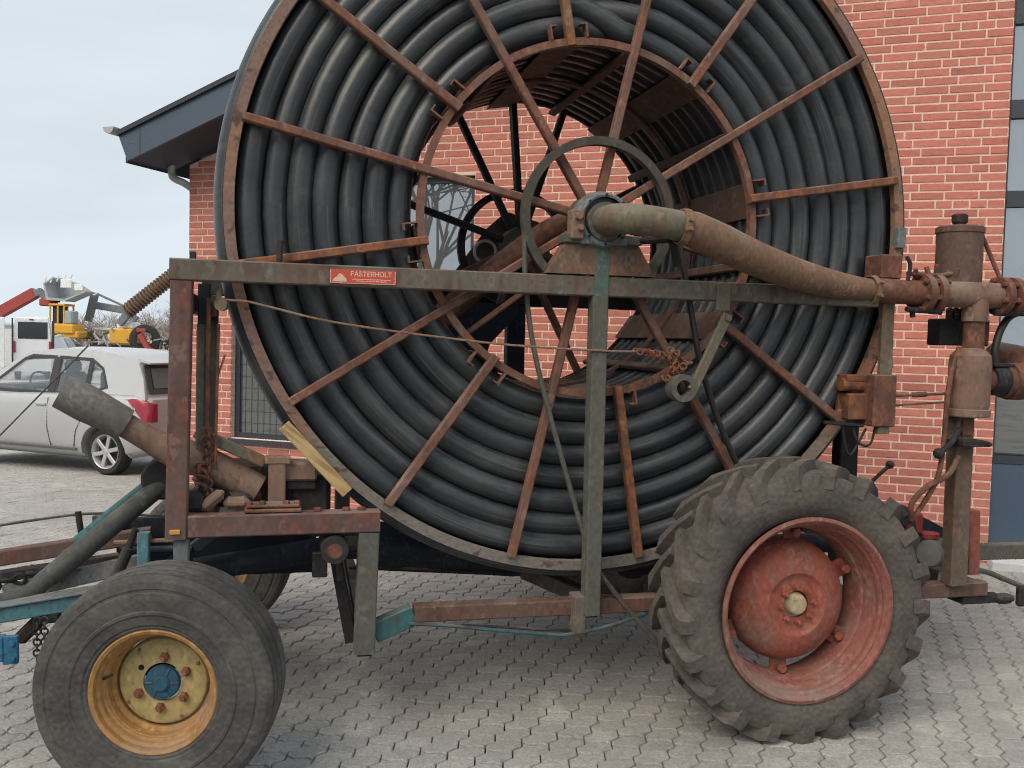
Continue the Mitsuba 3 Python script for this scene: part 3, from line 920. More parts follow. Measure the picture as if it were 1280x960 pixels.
# --- lever, roller and rusty chain at the right of the hub
mp('brake_bracket', block((.545, FV - .006, 1.79), (.062, .014, .12), .003), 'pipe_green')
mp('brake_lever', cat(beam((.557, FV - .03, 1.715), (.405, FV - .035, 1.395), .044, .022, (0, -1, 0)), bolt((.553, FV - .04, 1.70), (0, -1, 0), .016, .016)), 'pipe_green')
mp('brake_roller', UP(ring(.034, .058, FV - .05, FV + .02, 30)).apply_translation((.362, 0, 1.402)), 'steel_green', smooth=30)
lk = []
for i in range(26):
    t_ = i / 25
    c = np.array([.17 + .23 * t_ + .02 * math.sin(i * 2.1), FV + .02 * math.cos(i * 1.7), 1.552 - .03 * t_ - .07 * max(0, t_ - .45) * abs(math.sin(i * 1.3)) * 2.2])
    lk.append(put(trimesh.creation.torus(.013, .0042, 10, 6), c, unit(rng.normal(size=3))))
for i in range(22):
    c = np.array([.335 + rng.normal(0, .02), FV - .01 + rng.normal(0, .012), 1.50 + rng.normal(0, .035)])
    lk.append(put(trimesh.creation.torus(.014, .0045, 10, 6), c, unit(rng.normal(size=3))))
labels[mp('rusty_chain', lk, 'steel_orange')] = {'kind': 'stuff'}
mp('pull_rope', tube(smooth_path([(-1.486, FV + .06, 1.712), (-1.40, FV + .02, 1.706), (-1.313, FV, 1.686), (-1.045, FV, 1.632), (-.512, FV, 1.575), (-.181, FV - .01, 1.556), (.094, FV - .012, 1.549), (.19, FV, 1.552)], 60), .0048, 7), 'rust_light', smooth=40)
# drive belt round the ring
mp('drive_belt', tube(smooth_path([(-.315, -.095, 2.06), (-.305, -.095, 1.82), (-.255, -.095, 1.52), (-.13, -.095, 1.10), (.01, -.095, .69), (.12, -.10, .52), (.34, -.10, .27)], 50), .016, 8, flat_z=.7), 'steel_green', smooth=40)
mp('drive_belt', tube(smooth_path([(.30, -.095, 2.22), (.355, -.095, 2.05), (.42, -.095, 1.78), (.48, -.095, 1.52), (.58, -.095, 1.25), (.74, -.095, .94)], 40), .018, 8, flat_z=.7), 'black_rubber', smooth=40)

# --- name plate
mp('name_plate', block((-.9725, FV - .003, 1.8145), (.252, .005, .054), .001), 'plate_red', label='red name plate with pale lettering on the top beam')
tm = meshkit.text_mesh('FASTERHOLT', .0185, .001, True)
tm.apply_translation((-tm.bounds[0][0], 0, 0))
tm.apply_scale((.158 / (tm.bounds[1][0] - tm.bounds[0][0]), 1, 1)) if False else None
sx = .158 / (tm.bounds[1][0] - tm.bounds[0][0])
tm.vertices[:, 0] *= sx
tm.apply_transform(np.array([[1, 0, 0, -1.020], [0, 0, -1, FV - .0055], [0, 1, 0, 1.8175], [0, 0, 0, 1.0]]))
emb = vplate(Polygon([(-1.09, 1.795), (-1.035, 1.795), (-1.037, 1.806), (-1.048, 1.818), (-1.058, 1.826), (-1.066, 1.824), (-1.072, 1.815), (-1.084, 1.806)]), FV - .0066, FV - .0054)
rule = cat(block((-.94, FV - .0058, 1.8055), (.15, .0014, .003), .0004), block((-.94, FV - .0058, 1.7985), (.12, .0014, .003), .0004))
edge = cat(block((-1.0965, FV - .0058, 1.8145), (.003, .0014, .05), .0004), block((-.8485, FV - .0058, 1.8145), (.003, .0014, .05), .0004), block((-.9725, FV - .0058, 1.7892), (.246, .0014, .0022), .0004))
mp('name_plate__lettering', cat(tm, emb, rule, edge), 'plate_ink')
mp('side_marker', block((-1.657, FV - .004, .834), (.038, .008, .018), .002), 'marker_orange', label='small orange marker on the front post')

# --- rear frame and cross members
RV = 1.46
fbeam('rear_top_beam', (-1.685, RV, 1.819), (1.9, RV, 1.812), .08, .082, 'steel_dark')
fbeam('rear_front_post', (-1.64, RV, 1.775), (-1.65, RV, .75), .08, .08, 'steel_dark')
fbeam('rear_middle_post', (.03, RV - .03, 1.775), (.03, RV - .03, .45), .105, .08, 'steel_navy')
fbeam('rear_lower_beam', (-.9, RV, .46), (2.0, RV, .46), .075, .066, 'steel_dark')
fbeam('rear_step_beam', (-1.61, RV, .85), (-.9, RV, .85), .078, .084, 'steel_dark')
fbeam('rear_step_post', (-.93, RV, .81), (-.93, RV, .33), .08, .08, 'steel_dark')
mp('rear_bearing_stand', cat(vplate(Polygon([(-.40, 1.862), (.30, 1.862), (.14, 2.25), (-.05, 2.30), (-.16, 2.20)]), RV - .09, RV - .06), cyl((0, RV - .12, HZ), (0, RV + .06, HZ), .11, 28)), 'steel_purple', smooth=30)
mp('rear_motor', cat(vplate(Polygon([(-.50, 1.48), (-.32, 1.40), (-.02, 1.72), (-.02, 1.776), (-.52, 1.776)]), RV - .30, RV - .12), cyl((-.36, RV - .36, 1.62), (-.36, RV - .10, 1.62), .12, 24)), 'steel_navy')
mp('rear_motor__plug', cat(put(trimesh.creation.torus(.06, .009, 24, 8), (-.19, RV - .20, 2.06), (0, 1, 0)), block((-.27, RV - .2, 1.93), (.05, .03, .05), .005)), 'zinc')
for u, z, mat in ((-1.64, 1.70, 'steel_dark'), (-1.56, .85, 'steel_purple'), (-.93, .40, 'steel_dark'), (1.94, .46, 'steel_beam')):
    mp('cross_member', beam((u, FV + .085, z), (u, RV - .045, z), .07, .07), mat)
mp('chassis_tube', tube([(-1.62, .30, .575), (-1.03, .32, .655), (-.6, .45, .60), (1.9, .62, .535)], .052, 20), 'steel_navy', smooth=30)
mp('chassis_plate', cat(vplate(Polygon([(-.90, .50), (-.15, .42), (.1, .55), (-.90, .72)]), .60, .63)), 'steel_navy')
mp('chassis_rod', cyl((-.95, .60, .495), (-.03, .60, .425), .011, 10), 'steel_dark')
mp('under_brace', beam((-.10, .55, .46), (.16, .12, .40), .07, .07), 'steel_beam')
mp('under_brace__motor', cat(cyl((.28, .1, .62), (.28, .6, .62), .10, 20), block((.46, .35, .58), (.30, .3, .14), .01)), 'steel_dark', smooth=30)
mp('lower_pulley', UP(ring(.05, .20, -.115, -.075, 48)).apply_translation((.52, 0, .44)), 'steel_dark')
mp('brake_cable', tube(smooth_path([(-.76, FV + .06, .425), (-.6, FV + .03, .418), (-.45, FV, .405), (-.2, FV, .372), (-.10, FV + .01, .362), (.1, FV + .02, .39), (.35, FV + .1, .43)], 40), .0075, 7), 'cable_teal', smooth=40)
mp('brake_cable', tube(smooth_path([(-.70, FV + .05, .422), (-.45, FV + .02, .412), (-.2, FV + .02, .385), (-.08, FV + .03, .375)], 24), .006, 7), 'steel_dark', smooth=40)

# --- rear end: pump, red post, drawbar
mp('oil_tank', cat(vplate(Polygon([(1.78, .35), (2.14, .35), (2.14, .62), (2.08, .65), (1.93, .725), (1.78, .78)]), .26, .62)), 'steel_navy')
mp('oil_filter', put(lathe([(0, -.11), (.055, -.11), (.066, -.10), (.066, .05), (.055, .065), (0, .07)], 28), (1.755, .0, .62), (-.7, -.6, .05)), 'grey_filter', smooth=35)
mp('oil_filter__head', cat(put(lathe([(0, 0), (.05, 0), (.05, .02), (0, .02)], 24), (1.755, .03, .69), (0, 0, 1)), block((1.66, .05, .76), (.09, .1, .1), .01)), 'dark_red')
mp('pump_hose', [tube(smooth_path([(1.53, FV + .05, .80), (1.56, .0, .83), (1.63, .02, .80), (1.66, .02, .70)], 20), .026, 10), tube(smooth_path([(1.50, .0, .84), (1.52, .02, .76), (1.58, .05, .66)], 16), .03, 10)], 'black_rubber', smooth=40)
mp('socket_box', block((1.82, .0, .50), (.032, .03, .045), .003), 'white_plastic')
fbeam('red_stub_post', (2.045, .10, .80), (2.058, .10, .485), .065, .06, 'red_paint')
mp('rear_drawbar', beam((2.02, .58, .48), (3.4, .62, .455), .07, .085), 'steel_beam')
mp('hitch_pipe', tube([(2.08, .25, .49), (2.30, .26, .442), (2.54, .27, .35)], .014, 10), 'steel_green', smooth=40)
mp('end_jack', cat(block((1.955, FV + .14, .405), (.16, .12, .04), .004), cyl((2.0, FV + .14, .40), (2.10, FV + .14, .395), .026, 14), ico((2.16, FV + .15, .385), .04, 1, (1.6, .8, .7)), block((2.30, FV + .16, .39), (.10, .04, .10), .01)), 'steel_dark')

# --- wheels


def lugged_tyre(R, r_rim, w, lugs=23, lug_h=.04):
    """Farm tyre about z: carcass plus two rows of slanted bars."""
    h = w / 2
    Rc = R - lug_h
    prof = [(r_rim, -h * .74), (r_rim + .012, -h * .80), (r_rim + (Rc - r_rim) * .30, -h * .97), (r_rim + (Rc - r_rim) * .55, -h * 1.0), (Rc - .035, -h * .97), (Rc - .008, -h * .88), (Rc, -h * .5), (Rc + .006, 0),
            (Rc, h * .5), (Rc - .008, h * .88), (Rc - .035, h * .97), (r_rim + (Rc - r_rim) * .55, h * 1.0), (r_rim + (Rc - r_rim) * .30, h * .97), (r_rim + .012, h * .80), (r_rim, h * .74)]
    ms = [lathe(prof, 96)]
    for side in (-1, 1):
        for k in range(lugs):
            a0 = 2 * math.pi * (k + (.5 if side > 0 else 0)) / lugs
            rows = []
            #        across, angle, outer radius, base radius, half width
            for (x, da, ro, rb, hw) in ((-.06, -.03, R, Rc - .01, .0175), (.25, .075, R, Rc - .01, .018), (.55, .19, R - .003, Rc - .01, .0205), (.82, .285, R - .008, Rc - .02, .027), (.97, .33, R - .020, Rc - .03, .034), (1.005, .342, R - .052, Rc - .055, .036)):
                a = a0 + da * .92
                z = side * x * h
                tw = .58
                wr = []
                for (s_, rr) in ((-1, rb), (-.8, ro), (.8, ro), (1, rb)):
                    ang = a + s_ * hw / R
                    zz = z - side * s_ * hw * tw * (1 if x < .9 else .2)
                    wr.append((rr * math.cos(ang), rr * math.sin(ang), zz))
                rows.append(wr)
            v = np.array(rows).reshape(-1, 3)
            f = []
            n = len(rows)
            for i in range(n - 1):
                for j in range(4):
                    f.append((i * 4 + j, i * 4 + (j + 1) % 4, (i + 1) * 4 + (j + 1) % 4, (i + 1) * 4 + j))
            f += [(0, 1, 2, 3), ((n - 1) * 4 + 3, (n - 1) * 4 + 2, (n - 1) * 4 + 1, (n - 1) * 4)]
            m = mesh(v, f)
            if m.volume < 0:
                m.invert()
            ms.append(m)
    return cat(ms)


def wheel_tf(u, v, z, yaw=0.0, spin=0.0):
    """From a lathe about +z (outer face at +z) to a wheel in the machine frame whose outer face looks towards -v."""
    R = np.array([[1, 0, 0, 0], [0, 0, -1, 0], [0, 1, 0, 0], [0, 0, 0, 1.0]])
    S = trimesh.transformations.rotation_matrix(spin, [0, 0, 1])
    return at(u, v, z, yaw) @ R @ S


def wp_(name, m, mat, tf, smooth=False, label=None):
    return add('hose_reel_trailer__' + name, m.copy().apply_transform(tf), mat, smooth, TM, label)


TR, TWD = .576, .33
TYR = lugged_tyre(TR, .352, TWD, 21, .046)
RIMP = [(.360, .150), (.368, .158), (.376, .158), (.376, .166), (.362, .170), (.352, .160), (.345, .146), (.346, .138), (.336, .128), (.334, .112), (.338, .104), (.326, .090), (.318, .055), (.320, .045), (.312, .038), (.305, .0), (.303, -.06), (.318, -.10), (.335, -.125), (.355, -.14), (.375, -.14), (.375, -.13), (.345, -.115), (.328, -.08), (.315, -.05), (.318, .01), (.326, .04), (.335, .08), (.346, .11), (.352, .135)]
DISH = [(.055, .060), (.085, .058), (.100, .056), (.118, .062), (.130, .072), (.165, .066), (.205, .048), (.238, .018), (.252, -.015), (.257, -.045), (.248, -.05), (.225, -.02), (.19, .02), (.15, .042), (.1, .04), (.055, .045)]
for n, (u, v, z) in enumerate(((.775, -.395, .540), (.775, 1.72, .540))):
    tf = wheel_tf(u, v, z, 0, .1)
    tft = wheel_tf(u, v, z + .016, 0, .1)
    nm = wp_('rear_wheel', lathe(RIMP, 72, True), 'rim_red', tf, 30, 'rusty red rear wheel with a domed centre and lugged tyre' if n == 0 else None).split('__', 1)[1]
    wp_(nm + '__tyre', TYR, 'tyre_dusty', tft, 28)
    wp_(nm + '__dish', lathe(DISH, 56, True), 'red_paint', tf, 35)
    wp_(nm + '__hub', lathe([(0, .082), (.030, .082), (.038, .078), (.044, .066), (.048, .045)], 28), 'hub_yellow', tf, 30)
    for a in np.arange(8) * math.pi / 4:
        wp_(nm + '__wheel_nut', cat(bolt((.072 * math.cos(a), .072 * math.sin(a), .058), (0, 0, 1), .0135, .018), cyl((.072 * math.cos(a), .072 * math.sin(a), .06), (.072 * math.cos(a), .072 * math.sin(a), .086), .007, 8)), 'red_paint', tf)
    for a in np.arange(6) * math.pi / 3 + .35:
        c, s = math.cos(a), math.sin(a)
        lug = cat(beam((c * .24, s * .24, -.035), (c * .335, s * .335, -.03), .075, .014, (0, 0, 1)), cyl((c * .285, s * .285, -.03), (c * .285, s * .285, .012), .011, 10), bolt((c * .285, s * .285, .0), (0, 0, 1), .02, .018))
        wp_(nm + '__rim_clamp', lug, 'red_paint', tf)
mp('rear_axle', cyl((.775, -.33, .540), (.775, 1.65, .540), .045, 20), 'steel_dark', smooth=30)
mp('rear_axle_stand', cat(beam((.775, FV + .1, .56), (.775, FV + .1, .48), .16, .09, (1, 0, 0)), beam((.775, RV, .56), (.775, RV, .48), .16, .09, (1, 0, 0))), 'steel_dark')

FR, FW = .402, .26
h = FW / 2
fprof = [(.203, h * .78), (.212, h * .87), (.220, h * .92), (.226, h * .915), (.232, h * .96), (.262, h * 1.0), (.268, h * 1.035), (.276, h * 1.035), (.281, h * 1.0), (.310, h * 1.02), (.338, h * 1.0), (.342, h * .965), (.349, h * .965), (.353, h * .985), (.376, h * .95), (.389, h * .885), (.3935, h * .85)]
for g0, g1 in ((.80, .74), (.50, .43), (.06, -.06), (-.43, -.50), (-.74, -.80)):
    crown = lambda x: .402 - .010 * x * x
    fprof += [(crown(g0), h * g0), (crown(g0) - .012, h * (g0 - .01)), (crown(g1) - .012, h * (g1 + .01)), (crown(g1), h * g1)]
fprof += [(.391, -h * .84), (.386, -h * .90), (.352, -h * 1.03), (.30, -h * 1.05), (.24, -h), (.205, -h * .8)]
FTYR = lathe(fprof, 96)
FRIM = [(.198, .098), (.212, .104), (.215, .112), (.208, .118), (.197, .112), (.194, .098), (.196, .090), (.186, .082), (.183, .070), (.186, .062), (.172, .052), (.168, .030), (.170, .018), (.158, .004), (.156, -.05), (.18, -.09), (.212, -.10), (.198, -.085), (.17, -.06), (.17, -.03), (.16, .0), (.175, .02), (.176, .06), (.19, .068)]
FDISC = [(.066, .010), (.13, .010), (.146, .004), (.154, -.008), (.154, -.022), (.144, -.014), (.128, -.002), (.066, -.002)]
for n, (u, v, z, yaw) in enumerate(((-1.656, -.505, .390, -.195), (-1.60, 1.36, .390, -.195))):
    tf = wheel_tf(u, v, z, yaw, .0)
    nm = wp_('front_wheel', lathe(FRIM, 72, True), 'rim_orange', tf, 30, 'front wheel with an orange rim, yellow disc and smooth ribbed tyre' if n == 0 else None).split('__', 1)[1]
    wp_(nm + '__tyre', FTYR, 'tyre_grey', tf, 18)
    wp_(nm + '__disc', lathe(FDISC, 56, True), 'rim_yellow', tf, 35)
    wp_(nm + '__hub', cat(lathe([(0, .040), (.022, .040), (.028, .034), (.032, .028), (.050, .026), (.058, .022), (.060, .006)], 28), *[beam((.03 * math.cos(a), .03 * math.sin(a), .028), (.056 * math.cos(a), .056 * math.sin(a), .025), .008, .008, (0, 0, 1)) for a in np.arange(6) * math.pi / 3]), 'hub_blue', tf, 30)
    for k in range(6):
        a = k * math.pi / 3 + .45
        if k == 2:
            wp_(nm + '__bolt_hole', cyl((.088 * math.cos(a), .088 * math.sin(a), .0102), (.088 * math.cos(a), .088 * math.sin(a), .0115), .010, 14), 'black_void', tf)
        else:
            wp_(nm + '__wheel_nut', cat(bolt((.088 * math.cos(a), .088 * math.sin(a), .010), (0, 0, 1), .0165, .018), cyl((.088 * math.cos(a), .088 * math.sin(a), .016), (.088 * math.cos(a), .088 * math.sin(a), .038), .008, 8)), 'steel_orange', tf)
    for a in (.5, 2.2, 3.7, 5.2):
        wp_(nm + '__disc_rivet', bolt((.135 * math.cos(a), .135 * math.sin(a), .0075), (0, 0, 1), .007, .006), 'rust_light', tf)
    wp_(nm + '__valve', cyl((-.165, .03, .03), (-.175, .032, .075), .005, 8), 'steel_dark', tf)
mp('front_axle', cyl((-1.68, -.42, .402), (-1.60, 1.30, .402), .05, 20), 'steel_navy', smooth=30)
mp('axle_turntable', cat(vplate(Polygon([(-1.95, .52), (-1.10, .52), (-1.12, .78), (-1.95, .78)]), .42, .46), block((-1.64, .45, .50), (.30, .7, .06), .006), beam((-1.86, .18, .52), (-1.5, .18, .78), .04, .05), beam((-1.9, .16, .70), (-1.62, .16, .70), .05, .02)), 'steel_navy')
mp('axle_turntable__frame_bar', cat(beam((-1.79, .02, .50), (-1.79, .02, .80), .045, .045), beam((-1.88, .03, .62), (-1.66, .03, .66), .016, .03)), 'drawbar_teal')
mp('axle_turntable__tie_rod', beam((-1.9, .03, .76), (-1.64, .03, .765), .016, .016), 'pipe_brown')

# --- front: post foot, stub shaft, hose guide, struts, drawbar
mp('front_post_foot', block((-1.637, FV + .05, .70), (.056, .06, .205), .004), 'blue_grey')
mp('stub_shaft', UP(ring(.030, .052, FV - .03, FV + .20, 32)).apply_translation((-1.065, 0, .752)), 'steel_dark', smooth=30)
mp('stub_shaft__rusty_end', UP(lathe([(0, 0), (.030, 0), (.032, .02)], 24)).apply_translation((-1.065, FV - .028, .752)), 'pipe_rust')
mp('stub_shaft__hanger', cat(block((-1.07, FV + .10, .802), (.17, .12, .016), .003), block((-1.115, FV + .12, .665), (.06, .03, .10), .004), beam((-1.04, FV + .12, .70), (-1.03, FV + .12, .60), .024, .03)), 'steel_dark')
mp('support_leg', cat(beam((-1.055, .10, .72), (-.975, .10, .30), .045, .05), beam((-1.02, .16, .73), (-.94, .16, .31), .05, .008, (1, 0, 0))), 'steel_dark')
gp = smooth_path([(-2.02, .02, 1.31), (-1.85, .04, 1.21), (-1.72, .05, 1.13), (-1.55, .05, 1.06), (-1.36, .05, .955)], 20)
mp('hose_guide', tube(gp, np.interp(np.linspace(0, 1, len(gp)), [0, .4, .6, 1], [.046, .05, .066, .062]), 20), 'pipe_brown', smooth=40)
sp = smooth_path([(-2.085, .0, 1.350), (-2.0, .01, 1.304), (-1.86, .035, 1.222)], 16)
mp('hose_guide__rubber_sleeve', tube(sp, np.interp(np.linspace(0, 1, len(sp)), [0, .5, 1], [.066, .072, .062]), 22, caps=False), 'sleeve_grey', smooth=40)
mp('hose_guide__sleeve_lining', tube(sp, np.interp(np.linspace(0, 1, len(sp)), [0, .5, 1], [.061, .067, .057]), 22, caps=False), 'black_rubber', smooth=40)
mp('guide_bracket', cat(block((-1.287, .0, .985), (.068, .06, .225), .004), block((-1.20, .03, 1.035), (.14, .06, .075), .008), block((-1.285, .0, 1.085), (.10, .07, .03), .004)), 'pipe_brown')
mp('guide_bracket__base_flange', cat(block((-1.30, FV + .06, .905), (.215, .10, .014), .003), block((-1.30, FV + .06, .922), (.20, .09, .012), .003), *[bolt((x, FV + .03, .928), (0, 0, 1), .013, .014) for x in (-1.39, -1.34, -1.25, -1.21)]), 'pipe_rust')
mp('guide_lever', beam((-1.60, .02, 1.195), (-1.335, .0, 1.075), .03, .045), 'pipe_green')
mp('guide_block_dark', cat(block((-1.19, .05, .985), (.12, .06, .055), .006), block((-1.155, .10, .93), (.17, .10, .16), .02)), 'steel_dark')
mp('step_clutter', cat(rot(block((0, 0, 0), (.11, .05, .045), .018), -.7, (0, 1, 0)).apply_translation((-1.53, FV + .10, .935)), block((-1.44, FV + .13, .92), (.10, .08, .05), .02)), 'pipe_brown')
mp('step_clutter', cat(cyl((-1.47, FV + .14, .93), (-1.36, FV + .2, .94), .03, 12), block((-1.6, FV + .12, .93), (.08, .10, .08), .02), block((-1.42, .18, 1.0), (.30, .05, .11), .02), block((-1.42, .3, .95), (.4, .1, .2), .02)), 'steel_dark')
mp('step_bolt', [bolt((u, FV + .04, .898), (0, 0, 1), .016, .012) for u in (-1.13, -1.02, -.96)], 'pipe_rust')
mp('guide_rail', cat(beam((-1.572, .02, 1.775), (-1.572, .02, 1.62), .045, .05), ), 'steel_navy')
mp('guide_rail', beam((-1.582, .03, 1.62), (-1.582, .03, .95), .035, .06), 'steel_green')
mp('lift_rod', [cyl((-1.553, -.02, 1.72), (-1.553, -.02, 1.2), .008, 8), cyl((-1.515, -.03, 1.62), (-1.522, -.03, 1.05), .006, 8), tube([(-1.49, -.03, 1.50), (-1.515, -.03, 1.42)], .004, 6)], 'steel_orange')
lk = []
for k in range(17):
    c = (-1.553 + .006 * math.sin(k * 2.3), -.02, 1.20 - .017 * k)
    lk.append(put(trimesh.creation.torus(.016, .006, 12, 6), c, (1, .2, 0) if k % 2 else (.2, 1, 0)).apply_translation((0, 0, 0)))
for k in range(14):
    lk.append(put(trimesh.creation.torus(.02, .008, 10, 6), (-1.575 + rng.normal(0, .008), -.01 + rng.normal(0, .02), 1.08 - .014 * k), unit(rng.normal(size=3))))
labels[mp('lift_chain', lk, 'pipe_rust')] = {'kind': 'stuff'}
mp('rope_pulley', cat(put(lathe([(0, -.012), (.026, -.012), (.02, 0), (.026, .012), (0, .012)], 20), (-1.50, FV + .06, 1.695), (.35, 1, 0)), block((-1.51, FV + .06, 1.735), (.02, .02, .05), .003)), 'pipe_green', smooth=30)
mp('beam_lug', block((-1.605, FV + .05, 1.875), (.022, .03, .03), .003), 'steel_dark')
mp('beam_pin', cyl((-1.29, FV + .05, 1.855), (-1.285, FV + .05, 1.945), .012, 10), 'steel_dark')
st = smooth_path([(-1.735, .20, .965), (-1.90, .10, .83), (-2.035, .04, .715), (-2.14, .0, .63), (-2.235, -.05, .575), (-2.6, -.10, .535)], 30)
mp('front_strut', tube(st, np.interp(np.linspace(0, 1, len(st)), [0, .45, .75, 1], [.038, .042, .032, .026]), 16), 'strut_dark', smooth=40)
mp('front_strut', tube(smooth_path([(-1.745, .26, 1.0), (-1.90, .20, .875), (-2.06, .14, .74)], 16), .022, 12), 'teal_paint', smooth=40)
mp('strut_drum', UP(lathe([(0, 0), (.075, 0), (.085, .012), (.085, .14), (0, .14)], 28)).apply_translation((-1.738, .16, .985)), 'steel_dark', smooth=30)
fbeam('draw_rail', (-2.9, .33, .572), (-1.80, .36, .722), .06, .062, 'steel_purple')
fbeam('draw_rail', (-2.9, .25, .515), (-1.86, .28, .648), .05, .045, 'steel_dark')
mp('cable_pin', cat(cyl((-2.075, .36, .70), (-2.092, .36, .825), .013, 10), ), 'steel_dark')
mp('guy_cable', tube(smooth_path([(-2.9, .36, .735), (-2.5, .36, .76), (-2.092, .36, .812), (-1.85, .36, .806), (-1.65, .3, .80)], 30), .0055, 6), 'strut_dark', smooth=40)
mp('draw_rail_stop', block((-1.985, .40, .775), (.11, .05, .055), .004), 'steel_beam')
fbeam('drawbar', (-2.8, FV - .02, .478), (-1.80, FV + .10, .592), .07, .058, 'drawbar_teal')
mp('drawbar__top_plate', beam((-2.8, FV - .02, .511), (-1.80, FV + .10, .625), .10, .007), 'blue_grey')
fbeam('steering_plate', (-2.3, .06, .565), (-1.80, .10, .665), .02, .07, 'grey_plate')
mp('drawbar__bracket', cat(block((-2.213, FV - .03, .425), (.052, .02, .105), .004), block((-2.25, FV - .02, .43), (.03, .05, .09), .004)), 'blue_paint')
mp('drawbar__bracket_bolt', [bolt((-2.205, FV - .04, z), (0, -1, 0), .011, .012) for z in (.395, .45)], 'blue_paint')
mp('drawbar__hanger', cat(rot(block((0, 0, 0), (.12, .05, .05), .012), -.8, (0, 1, 0)).apply_translation((-2.17, FV + .07, .47)), block((-2.11, FV + .06, .515), (.09, .05, .04), .008)), 'steel_dark')
lk = [put(trimesh.creation.torus(.013, .0038, 12, 6), (-2.135 + .025 * (k > 7), FV + .01, .515 - .020 * (k % 8)), (1, .3, 0) if k % 2 else (.2, 1, 0)) for k in range(14)]
labels[mp('safety_chain', lk, 'steel_dark')] = {'kind': 'stuff'}
lk = [put(trimesh.creation.torus(.02, .0075, 14, 8), (-2.42 + .045 * k, .05, .575 + .012 * k + .006 * (k % 2)), (0, .4, 1) if k % 2 else (0, 1, .3)) for k in range(9)]
labels[mp('coupling_chain', lk, 'steel_dark')] = {'kind': 'stuff'}
mp('tilt_cylinder', cat(cyl((-1.90, .02, .60), (-1.845, .02, .74), .022, 12), cyl((-1.845, .02, .74), (-1.82, .02, .815), .013, 10), cyl((-1.905, .02, .585), (-1.90, .02, .61), .03, 12)), 'steel_dark', smooth=30)
mp('marker_rod', tube([(-2.36, -.06, 1.10), (-1.99, .0, 1.525)], .003, 6), 'strut_dark', label='thin rod slanting up at the front of the trailer')
scene_fix = None

# ------------------------------------------------------------------ the hose on the reel: one continuous length
HR = .0522
layers = [.816, .9155, 1.015, 1.1145, 1.214, 1.3135, 1.413]
front = {0: .053, 1: .054, 2: .070, 3: .053, 4: .055, 5: .068, 6: .058}
path = []
NT = 12
PITCHV = .0985
for L, r in enumerate(layers):
    start = front[L] + .0
    a0 = 2 * math.pi * (L * .37)
    n = 72
    turns = NT if L in (0, 6) else 4
    ks = range(turns) if L % 2 else range(turns - 1, -1, -1)
    ks = list(ks)
    for q, k in enumerate(ks):
        for i in range(n):
            t = i / n
            vv = start + k * PITCHV
            if q < len(ks) - 1:
                vn = start + ks[q + 1] * PITCHV
                vv = vv + (vn - vv) * float(np.clip((t - .93) / .07, 0, 1))
            wob = .004 * math.sin(a0 + 2 * math.pi * (t + L * .21)) + .002 * math.sin(4 * math.pi * t + L)
            rr = r + .002 * math.sin(2 * math.pi * t * 2 + L * 1.7)
            if q == len(ks) - 1 and L < 6:
                rn = layers[L + 1]
                rr += (rn - r) * float(np.clip((t - .955) / .045, 0, 1))
            ang = math.radians(97) + 2 * math.pi * t
            path.append((rr * math.cos(ang), max(vv + wob, .046), HZ + rr * math.sin(ang)))
scene_hose = tube(np.array(path), HR, 14)
add('coiled_hose', scene_hose, 'hose_black', True, TM, 'long black plastic hose coiled in many turns on the rusty reel', category='hose')
# the board wedged on the rim
bd = beam((-1.262, -.055, 1.228), (-1.012, -.055, .958), .050, .026, (0, -1, 0), .003)
add('wooden_board', bd, 'wood_yellow', False, TM, 'yellowed wooden board fixed slantwise on the lower edge of the reel', category='board')


# ================================================================== the yard behind: car, van, machines, bare shrubs
scene['clear_glass'] = {'type': 'thindielectric', 'int_ior': 1.5}
flat('car_silver', (.50, .515, .53), .32, metallic=.25, clearcoat=.6, clearcoat_gloss=.9)
flat('car_trim', (.03, .03, .033), .5)
flat('car_seat', (.10, .105, .11), .85)
flat('car_glass_dark', (.03, .036, .038), .06, specular=.7)
flat('car_glass_pale', (.10, .125, .125), .06, specular=.7)
flat('car_seam', (.10, .10, .105), .6)
flat('lamp_red', (.33, .02, .05), .15, clearcoat=.8)
flat('alloy', (.60, .60, .61), .3, metallic=.5)
flat('tyre_black', (.022, .022, .023), .75)
flat('van_white', (.74, .76, .78), .35)
flat('yellow_machine', (.62, .33, .03), .5)
flat('boom_red', (.32, .05, .042), .55)
flat('boom_grey', (.16, .18, .19), .6)
flat('bucket_grey', (.36, .37, .38), .55)
flat('cab_glass', (.30, .36, .37), .15)
flat('scrap_brown', (.13, .10, .08), .85)
flat('twig', (.20, .165, .135), .9)
flat('twig_far', (.28, .24, .205), .9)
flat('tree_bark', (.09, .075, .065), .9)


def gp_(x, y):
    return float(ground_z(y))


def frame_at(o, fwd_ang):
    """Local x = forwards, y = to the left, z up."""
    return at(o[0], o[1], o[2], fwd_ang)


# --- the hatchback: x forwards from the rear bumper, y to its left (towards the camera)
PSI = .38
fx, fy = np.array([-math.cos(PSI), math.sin(PSI), 0]), np.array([-math.sin(PSI), -math.cos(PSI), 0])
rear_hub = np.array([-4.86, 11.45, 0])
co = rear_hub - .66 * fx - .79 * fy
co[2] = gp_(0, 11.6) - .0
CT = np.eye(4)
CT[:3, 0], CT[:3, 1], CT[:3, 3] = fx, fy, co
thing('parked_hatchback', 'silver hatchback parked beside the brick building, its tail towards the reel trailer', 'car')


def car(name, m, mat, smooth=False, label=None):
    return add('parked_hatchback__' + name, m, mat, smooth, CT, label)


